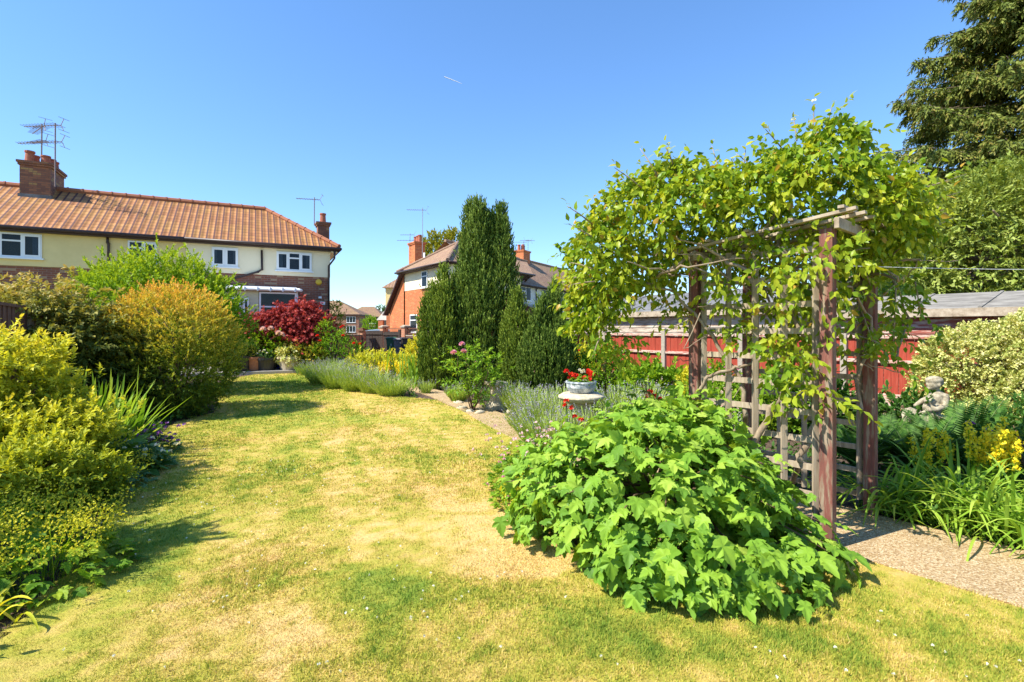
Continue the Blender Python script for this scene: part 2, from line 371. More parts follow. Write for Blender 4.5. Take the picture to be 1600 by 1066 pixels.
# ------------------------------------------------------------------ leaf meshes
T_OV = (np.array([(0, 0, 0), (-.24, .33, .07), (0, .33, 0), (.24, .33, .07), (-.17, .68, .03), (0, .68, -.03), (.17, .68, .03), (0, 1, -.14)]),
        [(0, 2, 1), (0, 3, 2), (1, 2, 5, 4), (2, 3, 6, 5), (4, 5, 7), (5, 6, 7)])
T_DI = (np.array([(0, 0, 0), (-.22, .45, .06), (0, 1, -.05), (.22, .45, .06)]), [(0, 3, 2), (0, 2, 1)])
T_NE = (np.array([(0, 0, 0), (-.11, .4, .03), (0, 1, 0), (.11, .4, .03)]), [(0, 3, 2), (0, 2, 1)])
T_WIDE = (np.array([(0, 0, 0), (-.38, .4, .1), (0, .45, 0), (.38, .4, .1), (0, 1, -.1)]), [(0, 2, 1), (0, 3, 2), (1, 2, 4), (2, 3, 4)])
T_PET = (np.array([(0, 0, 0), (-.5, .3, .2), (-.45, .8, .3), (.45, .8, .3), (.5, .3, .2)]), [(0, 4, 3, 2, 1)])
def lobed():
    h = [(0, 0, 0), (.12, -.05, .01), (.25, -.01, -.02), (.33, .05, .01), (.43, .10, -.05), (.37, .14, -.01), (.30, .20, .05), (.39, .26, .0), (.47, .36, -.05), (.54, .47, -.12), (.44, .46, -.07), (.36, .50, -.03),
         (.25, .50, .05), (.28, .60, .0), (.22, .66, -.03), (.22, .76, -.05), (.13, .82, -.08), (.11, .92, -.12), (0, 1.07, -.2)]
    ring = h+[(-x, y, z) for x, y, z in h[-2:0:-1]]; k = len(ring); V = [(0, .26, -.02)]+ring; Fc = []
    # inner ring: veins sink, the blade between them rises
    inn = []
    for x, y, z in ring:
        a = math.atan2(y-.26, x); v = abs(math.cos(2.5*(a-math.pi/2))); inn.append((x*.52, .26+(y-.26)*.52, .035-.06*v**3+z*.3))
    V += inn
    for i in range(k):
        j2 = (i+1) % k; Fc.append((0, k+1+i, k+1+j2)); Fc.append((k+1+i, 1+i, 1+j2, k+1+j2))
    return (np.array(V), Fc)
T_LOBE = lobed()
T_MAPLE = (np.array([(0, 0, 0), (.45, .25, -.05), (.12, .35, .02), (.28, .75, -.05), (.04, .5, .03), (0, 1, -.1), (-.04, .5, .03), (-.28, .75, -.05), (-.12, .35, .02), (-.45, .25, -.05)]),
           [(0, 1, 2), (0, 2, 3, 4), (0, 4, 5, 6), (0, 6, 7, 8), (0, 8, 9)])
def fast_mesh(name, V, loops, starts, totals, mat, parent, tint=None, smooth=False):
    me = bpy.data.meshes.new(name)
    me.vertices.add(len(V)); me.vertices.foreach_set('co', V.astype(np.float32).ravel())
    me.loops.add(len(loops)); me.loops.foreach_set('vertex_index', loops.astype(np.int32))
    me.polygons.add(len(starts)); me.polygons.foreach_set('loop_start', starts.astype(np.int32))
    try: me.polygons.foreach_set('loop_total', totals.astype(np.int32))
    except Exception: pass
    if smooth: me.polygons.foreach_set('use_smooth', np.ones(len(starts), dtype=bool))
    if tint is not None:
        at_ = me.attributes.new('tint', 'FLOAT', 'POINT'); at_.data.foreach_set('value', tint.astype(np.float32))
    me.update(calc_edges=True); me.materials.append(mat)
    o = bpy.data.objects.new(name, me); COL.objects.link(o)
    if parent: o.parent = parent
    return o
def leaf_arrays(P, D, Nn, S, tmpl, tint, Wd=1.0):
    tv, tf = tmpl; n = len(P); k = len(tv)
    D = nrm(D); Nn = nrm(Nn-D*np.sum(Nn*D, 1, keepdims=True)); X = np.cross(D, Nn)
    S = np.broadcast_to(S, (n,)).reshape(n, 1, 1)
    V = P[:, None]+S*(X[:, None]*tv[None, :, 0:1]*Wd+D[:, None]*tv[None, :, 1:2]+Nn[:, None]*tv[None, :, 2:3])
    lp = np.array([i for f in tf for i in f]); tot = np.array([len(f) for f in tf])
    loops = (np.arange(n)[:, None]*k+lp[None]).ravel(); totals = np.tile(tot, n)
    return V.reshape(-1, 3), loops, totals, np.repeat(tint, k)
def leaves(name, mat, parent, P, D, Nn, S, tmpl, tint, base=(0, 0, 0), Wd=1.0, smooth=False):
    V, lo, to, ti = leaf_arrays(P-np.array(base), D, Nn, S, tmpl, np.clip(tint, 0, 1), Wd)
    st = np.concatenate([[0], np.cumsum(to)[:-1]])
    return fast_mesh(name, V, lo, st, to, mat, parent, ti, smooth)
def ribbons(name, mat, parent, P, D, L, W, droop, tint, base=(0, 0, 0), seg=5, prof='strap', fold=.25, twist=0):
    """strap leaves or stems: P start, D direction, L length, W width, droop"""
    n = len(P); P = P-np.array(base); D = nrm(D)
    L = np.broadcast_to(L, (n,)).astype(float); W = np.broadcast_to(W, (n,)).astype(float); droop = np.broadcast_to(droop, (n,)).astype(float)
    t = np.linspace(0, 1, seg+1)
    C = P[:, None]+D[:, None]*(L[:, None]*t[None])[..., None]
    C = C.copy(); C[..., 2] -= (droop*L)[:, None]*t[None]**2.2
    hor = D.copy(); hor[:, 2] = 0; hor = nrm(hor+1e-6)
    side = np.stack([-hor[:, 1], hor[:, 0], np.zeros(n)], 1)
    if twist: 
        a = twist; side = nrm(side+a*np.random.default_rng(n).normal(size=(n, 3))*.5)
    if prof == 'strap': pw = np.sin(np.pi*np.clip(t*.82+.16, 0, 1))**.7; pw[-1] = .02
    elif prof == 'stem': pw = np.ones(seg+1)
    else: pw = 1-t*.95
    w_ = W[:, None]*pw[None]*.5
    Lf = C-side[:, None]*w_[..., None]; Rt = C+side[:, None]*w_[..., None]
    if fold:
        Lf = Lf.copy(); Rt = Rt.copy(); Lf[..., 2] += w_*fold*2; Rt[..., 2] += w_*fold*2
        V = np.stack([Lf, C, Rt], 2).reshape(n, -1, 3); c = 3
        fs = [(i*3, i*3+1, (i+1)*3+1, (i+1)*3) for i in range(seg)]+[(i*3+1, i*3+2, (i+1)*3+2, (i+1)*3+1) for i in range(seg)]
    else:
        V = np.stack([Lf, Rt], 2).reshape(n, -1, 3); c = 2
        fs = [(i*2, i*2+1, (i+1)*2+1, (i+1)*2) for i in range(seg)]
    k = (seg+1)*c; lp = np.array(fs).ravel()
    loops = (np.arange(n)[:, None]*k+lp[None]).ravel(); to = np.full(n*len(fs), 4); st = np.arange(n*len(fs))*4
    o = fast_mesh(name, V.reshape(-1, 3), loops, st, to, mat, parent, np.repeat(np.clip(tint, 0, 1), k), True)
    return o, C[:, -1]+np.array(base)
def sprigs(rng, P, D, L, k, size, spread=55, droop=.1, up=.25, t0=.1, nup=1.0):
    n = len(P); D = nrm(D); L = np.broadcast_to(L, (n,)).astype(float)
    t = np.linspace(t0, 1, k)[None].repeat(n, 0)+rng.uniform(-.5, .5, (n, k))/k*.6
    pos = P[:, None]+D[:, None]*(L[:, None]*t)[..., None]; pos = pos.copy(); pos[..., 2] -= droop*L[:, None]*t**2
    T = np.repeat(D[:, None], k, 1).copy(); T[..., 2] -= 2*droop*t; T = nrm(T)
    ref = np.where(np.abs(T[..., 2:3]) > .9, np.array([1., 0, 0]), np.array([0, 0, 1.]))
    a = nrm(np.cross(T, ref)); b = np.cross(T, a)
    ph = np.arange(k)[None]*2.4+rng.uniform(0, 6.28, (n, 1))
    rad = a*np.cos(ph)[..., None]+b*np.sin(ph)[..., None]
    sp = np.radians(spread)*(1-.55*t)+rng.normal(0, .18, (n, k))
    LD = T*np.cos(sp)[..., None]+rad*np.sin(sp)[..., None]; LD[..., 2] += up; LD += rng.normal(0, .12, LD.shape); LD = nrm(LD)
    Nn = rad*-.35+rng.normal(0, .35, LD.shape); Nn[..., 2] += nup
    S = size*rng.uniform(.65, 1.15, (n, k))
    tint = .45*rng.random((n, 1)).repeat(k, 1)+.35*rng.random((n, k))+.2*t
    f = lambda q: q.reshape(-1, q.shape[-1])
    return f(pos), f(LD), f(Nn), S.ravel(), tint.ravel(), t.ravel()
def sample(rng, blobs, n, minz=.05, inner=.9):
    """points on the outer surface of a union of ellipsoids (cx,cy,cz,rx,ry,rz)"""
    B = np.array(blobs, float); ar = (B[:, 3]*B[:, 4]+B[:, 3]*B[:, 5]+B[:, 4]*B[:, 5]); pr = ar/ar.sum()
    outP = []; outN = []; got = 0
    for _ in range(40):
        i = rng.choice(len(B), n*2, p=pr); u = nrm(rng.normal(size=(n*2, 3)))
        P = B[i, :3]+u*B[i, 3:]; N_ = nrm(u/B[i, 3:])
        ok = P[:, 2] > minz
        for j in range(len(B)):
            q = (P-B[j, :3])/B[j, 3:]; ins = (np.sum(q*q, 1) < inner**2) & (i != j); ok &= ~ins
        outP.append(P[ok]); outN.append(N_[ok]); got += ok.sum()
        if got >= n: break
    return np.concatenate(outP)[:n], np.concatenate(outN)[:n]
def stems_for(rng, blobs, base, n, r0, mat, parent, frac=.75):
    mb = MB(); b = np.array([base[0], base[1], base[2] if len(base) > 2 else 0.])
    for i in range(n):
        B = blobs[i % len(blobs)]; u = rng.normal(size=3); u[2] = abs(u[2]); u = u/np.linalg.norm(u)
        e = np.array(B[:3])+u*np.array(B[3:])*frac
        s = np.array([rng.normal(0, r0*2), rng.normal(0, r0*2), 0]); e = e-b
        m1 = s+(e-s)*.35+np.array([0, 0, .12*np.linalg.norm(e)])+rng.normal(0, .04, 3)*np.linalg.norm(e)
        m2 = s+(e-s)*.7+np.array([0, 0, .08*np.linalg.norm(e)])+rng.normal(0, .04, 3)*np.linalg.norm(e)
        mb.tube([s, m1, m2, e], [r0, r0*.7, r0*.45, r0*.2], 5)
    return mb.build('stem', mat, parent, smooth=True)
def shrub(name, label, cat, base, blobs, mat, n, L, k, size, tmpl=T_OV, seed=0, spread=55, droop=.1, up=.25, outw=.7, updir=.5,
          inner=.3, stems=7, r0=.02, stemmat='twig', tintf=None, group=None, nup=1., rnd=.35, rad_jit=.12, Wd=1., root=None):
    rng = np.random.default_rng(seed+1)
    base = np.array([base[0], base[1], base[2] if len(base) > 2 else 0.])
    r = root or empty(name, base, label, cat, group=group)
    P, N_ = sample(rng, blobs, n)
    D = nrm(N_*outw+np.array([0, 0, updir])+rng.normal(0, rnd, P.shape))
    Ls = L*rng.uniform(.6, 1.25, len(P)); st = P-D*Ls[:, None]*.7+N_*rng.normal(0, rad_jit, (len(P), 1))*L*3
    a = sprigs(rng, st, D, Ls, k, size, spread, droop, up, nup=nup)
    if inner:
        bl = [(*b[:3], b[3]*.72, b[4]*.72, b[5]*.72) for b in blobs]; m = int(n*inner)
        P2, N2 = sample(rng, bl, m); D2 = nrm(N2*outw+np.array([0, 0, updir])+rng.normal(0, .5, P2.shape))
        a2 = sprigs(rng, P2-D2*L*.5, D2, L, k, size*1.15, spread, droop, up, nup=nup)
        a = [np.concatenate([x, y]) for x, y in zip(a, a2)]
    P_, D_, Nn, S, ti, t = a
    if tintf is not None: ti = tintf(P_, ti, t, rng)
    ok = P_[:, 2] > .01
    leaves('foliage', LM[mat], r, P_[ok], D_[ok], Nn[ok], S[ok], tmpl, ti[ok], base, Wd)
    if stems: stems_for(rng, blobs, base, stems, r0, M[stemmat], r)
    return r
def blooms(root, pts, r, mat, name='flower', petals=9, seed=3, tmpl=T_PET, flat=0.0):
    """each flower head a mesh of its own"""
    rng = np.random.default_rng(seed); base = np.array(root.location)
    for p in pts:
        n = petals; u = nrm(rng.normal(size=(n, 3))); u[:, 2] = np.abs(u[:, 2])*(1-flat)+.1; u = nrm(u)
        leaves(name, LM[mat], root, np.array(p)[None]+u*r*.15, u, nrm(rng.normal(size=(n, 3))), np.full(n, r), tmpl, rng.random(n), base)
def inpoly(x, y, poly):
    ins = np.zeros(len(x), bool); n = len(poly)
    for i in range(n):
        x1, y1 = poly[i][:2]; x2, y2 = poly[(i+1) % n][:2]
        c = ((y1 > y) != (y2 > y)); xi = (x2-x1)*(y-y1)/((y2-y1) if y2 != y1 else 1e-9)+x1
        ins ^= c & (x < xi)
    return ins
def vnoise(x, y, s, seed=0):
    rs = np.random.default_rng(seed); T = rs.random((64, 64)); x = x*s; y = y*s
    xi = np.floor(x).astype(int); yi = np.floor(y).astype(int); fx = x-xi; fy = y-yi; fx = fx*fx*(3-2*fx); fy = fy*fy*(3-2*fy)
    g = lambda a, b: T[a % 64, b % 64]
    return (g(xi, yi)*(1-fx)+g(xi+1, yi)*fx)*(1-fy)+(g(xi, yi+1)*(1-fx)+g(xi+1, yi+1)*fx)*fy
# ================================================================== THE GROUND
mb = MB(); mb.V = [(-600, -60, -.06), (600, -60, -.06), (600, 1500, -.06), (-600, 1500, -.06)]; mb.Fc = [(0, 1, 2, 3)]
tag(mb.build('ground', M['ground']), kind='structure')
mb = MB(); mb.prism([(-9, -3), (12, -3), (12, 4), (5, 16), (-1, 25), (-12, 20), (-9, 10)], -.1, 0.0)
tag(mb.build('flower_bed', M['soil']), kind='structure')
LP = [G(-60, 1064), G(20, 985), G(100, 905), G(150, 845), G(185, 765), G(240, 690), G(275, 662), G(335, 646), G(345, 610), G(352, 583),
      G(500, 583), G(484, 593), G(520, 606), G(600, 618), G(680, 626), G(720, 643), G(790, 648), G(818, 690), G(806, 735), G(830, 800), G(875, 850),
      G(955, 905), G(1120, 925), G(1240, 918), G(1300, 885), G(1318, 866), G(1450, 905), G(1600, 955), (4.2, 1.0), (5.2, -2), (-4, -2)]
LP = [(float(p[0]), float(p[1])) for p in LP]
def dryness(x, y):
    """0 = straw, 1 = green: the real wear of the turf"""
    n = .55*vnoise(x, y, .55, 1)+.3*vnoise(x, y, 1.7, 2)+.22*vnoise(x, y, 5.1, 3)
    g = -.03+.60*n
    def gs(cx, cy, rx, ry, a): return a*np.exp(-((x-cx)/rx)**2-((y-cy)/ry)**2)
    g = g+gs(-.85, 2.95, .5, .33, .5)+gs(-.2, 2.9, .5, .2, .3)+gs(.4, 2.6, .5, .35, .35)+gs(1.9, 2.5, .8, .5, .4)
    g = g+gs(-2.9, 3.2, .6, .8, .4)+gs(-3.2, 5.0, .9, 1.4, .34)+gs(-2.3, 6, .7, 1.2, .2)+gs(-2.5, 8.4, 1.5, .8, .25)+gs(-5.8, 14.5, 2, 3, .4)
    g = g+gs(0, 7.6, .8, 1.4, .3)+gs(.25, 5.2, .4, 1.2, .3)+gs(-.9, 5.9, .7, .5, .2)+gs(-4.5, 9.5, .8, 1.8, .35)+gs(-1.5, 11, 2, 1.2, .1)
    g = g-gs(-.5, 4.6, .9, 1.3, .2)-gs(.0, 3.3, .35, .6, .35)-gs(-1.4, 2.6, .6, .35, .25)-gs(-2, 10, 1, 1.2, .15)-gs(-1.4, 3.9, .5, .5, .15)-gs(.3,2.3,.3,.2,.1)
    xr = x*.93+y*.36; yr = -x*.36+y*.93      # mowing lines run up the garden
    g = g+.30*(vnoise(xr*3.2, yr*.5, 2.2, 13)-.5)+.34*(vnoise(x, y, 9, 7)-.5)+.34*(vnoise(x, y, 19, 9)-.5)+.26*(vnoise(x, y, 43, 11)-.5)
    return np.clip(g-.02, 0, 1)
def lawn_sheet():
    cs = .06; xs = np.arange(-8.5, 5.6, cs); ys = np.arange(-2, 18.2, cs)
    X, Y = np.meshgrid(xs, ys); keep = inpoly((X+cs/2).ravel(), (Y+cs/2).ravel(), LP).reshape(X.shape)
    idx = np.full((len(ys)+1, len(xs)+1), -1); V = []; Fc = []
    for j in range(len(ys)):
        for i in range(len(xs)):
            if keep[j, i]:
                q = []
                for a, b in ((j, i), (j, i+1), (j+1, i+1), (j+1, i)):
                    if idx[a, b] < 0: idx[a, b] = len(V); V.append((xs[0]+b*cs, ys[0]+a*cs, .02))
                    q.append(idx[a, b])
                Fc.append(q)
    V = np.array(V); V[:, 2] = .012+.012*vnoise(V[:, 0], V[:, 1], 1.3, 5)
    Fa = np.array(Fc)
    o = fast_mesh('lawn', V, Fa.ravel(), np.arange(len(Fa))*4, np.full(len(Fa), 4), M['lawn'], None, dryness(V[:, 0], V[:, 1])); tag(o, kind='structure')
lawn_sheet()
def grass():
    rng = np.random.default_rng(5); P = []; W = []; H = []
    for y0, y1, dens, wd, hg in ((1.7, 2.6, 26000, .0028, .026), (2.6, 3.6, 17000, .0036, .027), (3.6, 5.2, 8500, .005, .028), (5.2, 8, 3600, .0078, .03), (8, 12, 1500, .012, .032), (12, 18, 700, .018, .034)):
        x0, x1 = max(-8.5, -y1*1.05), min(4.6, y1*1.05); n = int((x1-x0)*(y1-y0)*dens)
        x = rng.uniform(x0, x1, n); y = rng.uniform(y0, y1, n)
        ok = inpoly(x+rng.normal(0, .03, n), y+rng.normal(0, .03, n), LP) & (np.abs(x) < y*1.04+.1); x = x[ok]; y = y[ok]
        P.append(np.stack([x, y, np.full(len(x), .012)], 1)); W.append(np.full(len(x), wd)); H.append(hg*rng.uniform(.5, 1.25, len(x)))
    P = np.concatenate(P); W = np.concatenate(W); H = np.concatenate(H); n = len(P)
    g = dryness(P[:, 0], P[:, 1]); tint = np.clip(g+rng.normal(0, .17, n), 0, 1)
    # greener patches grow a little taller
    H *= (.6+.7*g)*(1+.5*(vnoise(P[:, 0], P[:, 1], 15, 21)-.5))
    a = rng.uniform(0, 6.28, n); side = np.stack([np.cos(a), np.sin(a), np.zeros(n)], 1)
    d = rng.normal(0, .55, (n, 3)); d[:, 2] = 1; d = nrm(d)
    V = np.stack([P-side*W[:, None], P+side*W[:, None], P+d*H[:, None]], 1).reshape(-1, 3)
    o = fast_mesh('grass', V, np.arange(3*n), np.arange(n)*3, np.full(n, 3), M['blade'], None, np.repeat(tint, 3))
    tag(o, 'short dry lawn grass patched straw yellow and green across the garden', 'grass', kind='stuff')
grass()
def clover():
    rng = np.random.default_rng(8); P = []
    for c, r, n in (((-2.4, 5.2), 1.1, 90), ((-2.9, 3.6), .8, 60), ((-1.5, 3.2), 1, 50), ((1.7, 2.4), .8, 45), ((-.6, 2.8), .9, 50), ((-1.8, 7.8), 1.6, 60), ((0, 6), 1.2, 40)):
        P.append(np.stack([rng.normal(c[0], r*.6, n), rng.normal(c[1], r*.6, n), rng.uniform(.03, .045, n)], 1))
    P = np.concatenate(P); P = P[inpoly(P[:, 0], P[:, 1], LP)]
    n = len(P); P3 = np.repeat(P, 6, 0); u = nrm(rng.normal(size=(n*6, 3))); u[:, 2] = abs(u[:, 2])
    o = leaves('clover', LM['white'], None, P3, u, nrm(rng.normal(size=(n*6, 3))), np.full(n*6, .0085), T_PET, rng.random(n*6))
    tag(o, 'tiny white clover heads scattered over the lawn', 'clover', kind='stuff')
clover()
# path: gravelly concrete strip through the arch, then round behind the lavender
pc = [(5.3, .2), (3.9, 2.0), (2.52, 3.76), (1.5, 5.1), (.6, 6.6), (-.2, 8.3), (-.9, 10.0), (-1.6, 11.6), (-2.8, 13.6), (-4.2, 16.2)]
def strip(pts, wd, z0, z1, far=0):
    pts = [np.array(p, float) for p in pts]; P2 = []
    for i in range(len(pts)-1):
        for t in np.linspace(0, 1, 5)[:-1]: P2.append(pts[i]*(1-t)+pts[i+1]*t)
    P2.append(pts[-1]); Lr = []; Rr = []
    for i, p in enumerate(P2):
        if far and p[1] > 6: wd = max(far, wd*.93)
        d = P2[min(i+1, len(P2)-1)]-P2[max(i-1, 0)]; d = d/np.linalg.norm(d); nn = np.array([-d[1], d[0]])
        Lr.append(p+nn*wd/2); Rr.append(p-nn*wd/2)
    V = [(*p, z1) for p in Lr]+[(*p, z1) for p in Rr]+[(*p, z0) for p in Lr]+[(*p, z0) for p in Rr]; m = len(P2); Fc = []
    for i in range(m-1):
        Fc += [(i, i+1, m+i+1, m+i), (2*m+i, 2*m+i+1, i+1, i), (m+i, m+i+1, 3*m+i+1, 3*m+i)]
    Fc += [(0, m, 3*m, 2*m), (m-1, 2*m-1, 4*m-1, 3*m-1)]
    b = MB(); b.V = V; b.Fc = Fc; return b
tag(strip(pc, .98, -.02, .028, .55).build('path', M['path']), kind='structure')
# patio slab in front of the end house
mb = MB(); mb.prism([(-12.5, 15.2), (-6.4, 17.75), (-4.9, 20.2), (-7.4, 22.2), (-14.2, 18.6)], -.05, .12)
tag(mb.build('patio', M['patio'], bevel=.015), kind='structure')
mb = MB(); mb.prism([(-9, 22.5), (-4.8, 21.2), (-1.5, 25), (-3.2, 27), (-8, 35), (-14, 60), (-30, 100), (-36, 96), (-16, 50)], -.08, .02)
tag(mb.build('driveway', M['asphalt']), kind='structure')

# ================================================================== HOUSES
class Fac:
    def __init__(s, C, Fd):
        s.C = np.array(C, float); s.F = np.array(Fd, float)/np.linalg.norm(Fd); s.N = np.array([-s.F[1], s.F[0]]); s.rz = math.atan2(s.F[1], s.F[0])
    def p(s, px, py, n=0):
        k = (px-CX)/F; C = s.C+n*s.N
        q = (k*C[1]-C[0])/(s.F[0]-k*s.F[1]); Y = C[1]+q*s.F[1]
        return q, CAMH-(py-HY)/F*Y
    def root(s, name, label, cat, group=None): return empty(name, (s.C[0], s.C[1], 0), label, cat, s.rz, group)
def window(par, s0, s1, z0, z1, lights, y=0.0, curtains=True, name='window'):
    """frame (the part) with panes, sill, curtain and a thin panel painted as the dim room behind; lights: list of (width share, 'f' or 't')"""
    t = .055; fr = MB(); H = z1-z0; W = s1-s0
    fr.bx(s0, s1, y-.05, y+.03, z0, z0+t); fr.bx(s0, s1, y-.05, y+.03, z1-t, z1)
    fr.bx(s0, s0+t, y-.048, y+.03, z0+t, z1-t); fr.bx(s1-t, s1, y-.048, y+.03, z0+t, z1-t)
    x = s0; tot = sum(l[0] for l in lights); panes = []
    for i, (lw, ty) in enumerate(lights):
        x2 = x+W*lw/tot
        if i < len(lights)-1: fr.bx(x2-t*.6, x2+t*.6, y-.046, y+.03, z0+t, z1-t)
        if 't' in ty:
            zt = z1-H*.32; fr.bx(x+t*.6, x2-t*.6, y-.044, y+.03, zt-t*.5, zt+t*.5)
        if 'c' in ty:      # casement sash stands proud
            fr.bx(x+t*.6, x2-t*.6, y-.062, y-.051, z0+t, z0+t*1.8); fr.bx(x+t*.6, x2-t*.6, y-.062, y-.051, z1-t*1.8, z1-t)
            fr.bx(x+t*.6, x+t*1.5, y-.061, y-.051, z0+t*1.8, z1-t*1.8); fr.bx(x2-t*1.5, x2-t*.6, y-.061, y-.051, z0+t*1.8, z1-t*1.8)
        panes.append((x, x2)); x = x2
    w_ = fr.build(name, M['upvc'], par)
    pm = MB(); [pm.bx(a+t*.5, b-t*.5, y-.03, y-.026, z0+t*.9, z1-t*.9) for a, b in panes]; pm.build('pane', M['glass'], w_)
    rm = MB(); rm.bx(s0+t*.5, s1-t*.5, y-.012, y-.006, z0+t*.5, z1-t*.5); rm.build('painted_room_panel', M['room'], w_)  # flat sheet against the wall, its colour stands in for the dim interior
    if curtains:
        cu = MB(); cw = W*.13
        cu.bx(s0+t, s0+t+cw, y-.022, y-.016, z0+t, z1-t); cu.build('curtain', M['curtain'], w_)
        cu = MB(); cu.bx(s1-t-cw, s1-t, y-.022, y-.016, z0+t, z1-t); cu.build('curtain', M['curtain'], w_)
    si = MB(); si.bx(s0-.06, s1+.06, y-.11, y+.0, z0-.055, z0-.003); si.build('sill', M['upvc'], w_, bevel=.006)
    return w_
def stack(par, c, wd, dp, z0, z1, pots, mat='brick_stack', rz=0, potr=.12, poth=.36, name='chimney'):
    mb = MB(); mb.box((c[0], c[1], (z0+z1-.16)/2), (wd, dp, z1-.16-z0), rz=rz)
    mb.box((c[0], c[1], z1-.12), (wd+.09, dp+.09, .08), rz=rz); mb.box((c[0], c[1], z1-.04), (wd+.16, dp+.16, .08), rz=rz)
    ch = mb.build(name, M[mat], par)
    cr, sr = math.cos(rz), math.sin(rz)
    for (a, b, hh) in pots:
        p = MB(); x = c[0]+a*cr-b*sr; y = c[1]+a*sr+b*cr
        p.lathe((x, y, z1), [(potr*1.05, 0), (potr, .06), (potr*.85, poth*hh*.8), (potr*1.02, poth*hh*.86), (potr*1.02, poth*hh), (potr*.72, poth*hh), (potr*.7, poth*hh-.1)], 14)
        p.build('chimney_pot', M['pot_red'], ch, smooth=False)
    return ch
def solidroof(par, polys, mat, name='roof', th=.08):
    mb = MB()
    for pl in polys:
        n = len(pl); o = len(mb.V); mb.V += [tuple(p) for p in pl]; mb.Fc.append(tuple(range(o, o+n)))
    return mb.build(name, M[mat], par)
def ridge_run(mb, a, b, r=.11, step=.45):
    a = Vector(a); b = Vector(b); d = b-a; n = max(1, int(d.length/step)); u = d.normalized()
    for i in range(n):
        p = a+d*(i/n); q = a+d*((i+1)/n); mb.tube([p, q-u*.03], r, 8); mb.tube([q-u*.05, q], r*1.18, 8)
HA = Fac((-7.6, 21.4), (.894, .447))
sp = HA.p(290, 400)[0]
EZ, RZ, RN, EO = 4.9, 6.8, 2.6, -.3
def gutter(par, a, b, side=-1):
    g = MB(); g.tube([a, b], .06, 8); g.build('gutter', M['pipe_brown'], par, smooth=True)
# ---- end house
hb = HA.root('terraced_house', 'end terrace house with cream upper wall, brown brick below and chimney at its outer gable', 'house')
mb = MB(); mb.bx(sp, -.01, .03, 5.3, 0, 3.67); mb.build('brick_wall', M['brick_brown'], hb)
mb = MB(); mb.bx(sp+.004, 0, 0, 5.33, 3.67, EZ-.06); mb.build('rendered_wall', M['render_cream'], hb)
e = .32
solidroof(hb, [[(sp, EO, EZ), (e, EO, EZ), (-2.4, RN, RZ), (sp, RN, RZ)], [(e, EO, EZ), (e, 5.6, EZ), (-2.4, RN, RZ)], [(e, 5.6, EZ), (sp, 5.6, EZ), (sp, RN, RZ), (-2.4, RN, RZ)]], 'tile_orange')
mb = MB(); mb.bx(sp, e-.02, EO+.02, 5.58, EZ-.16, EZ-.02); mb.build('soffit', M['fascia'], hb)
mb = MB(); mb.bx(.004, e-.05, EO+.1, 5.5, EZ-.2, EZ-.161); mb.build('gable_soffit', M['render_cream'], hb)
gutter(hb, (sp, EO-.05, EZ-.06), (e+.04, EO-.05, EZ-.06)); gutter(hb, (e+.05, EO-.06, EZ-.065), (e+.05, 5.6, EZ-.065))
mb = MB(); ridge_run(mb, (sp, RN, RZ+.02), (-2.4, RN, RZ+.02)); ridge_run(mb, (-2.4, RN, RZ+.02), (e, EO, EZ+.04), .09); mb.build('ridge_tile', M['ridge'], hb)
def winpx(fc, par, x0, x1, y0, y1, lights, n=0, **k):
    s0, zt = fc.p(x0, y0, n); s1, _ = fc.p(x1, y0, n); sm, zb = fc.p(x0, y1, n)
    return window(par, s0, s1, zb, zt, lights, y=n, **k)
winpx(HA, hb, 331, 372, 386, 416, [(1, 'c'), (1, 'c')])
winpx(HA, hb, 432, 487, 393, 422, [(1, 'c'), (.95, 't'), (1, 'c')])
def pipe(par, fc, pts, n=-.07, r=.04, mat='pipe_brown'):
    q = []
    for (px, py) in pts:
        s, z = fc.p(px, py, n); q.append((s, n, z))
    mb = MB(); mb.tube(q, r, 8)
    for a in q[1:-1]: mb.ball(a, r*1.25)
    mb.build('downpipe', M[mat], par, smooth=True)
pipe(hb, HA, [(409, 391), (409.5, 421), (403, 425), (345, 441)])
s_, _ = HA.p(515, 500)
mb = MB(); mb.tube([(.14, EO-.02, EZ-.1), (.14, EO+.06, EZ-.45), (-.06, -.06, EZ-.75), (-.06, -.06, 0)], .04, 8); mb.build('downpipe', M['pipe_brown'], hb, smooth=True)
s0, z0 = HA.p(498, 441); mb = MB(); mb.lathe((0, 0, 0), [(.11, 0), (.125, .02), (.11, .06), (.05, .08)], 18)
al = mb.build('alarm_box', M['alarm'], hb, smooth=False); al.rotation_euler = (R(90), 0, 0); al.location = (s0, .03, z0)
for (px, py, sz) in ((500, 465, .1), (501, 482, .09), (504, 474, .16)):
    s0, z0 = HA.p(px, py); mb = MB(); mb.bx(s0-sz*.6, s0+sz*.6, -.05, .03, z0-sz*.4, z0+sz*.4); mb.lathe((s0, -.05, z0-.01), [(.02, -.03), (.03, 0), (.01, .04)], 8); mb.build('wall_fitting', M['upvc'], hb)
stack(hb, (.0, RN, 0), .5, .62, 4, 6.42, [(0, 0, 1.25)], potr=.14)
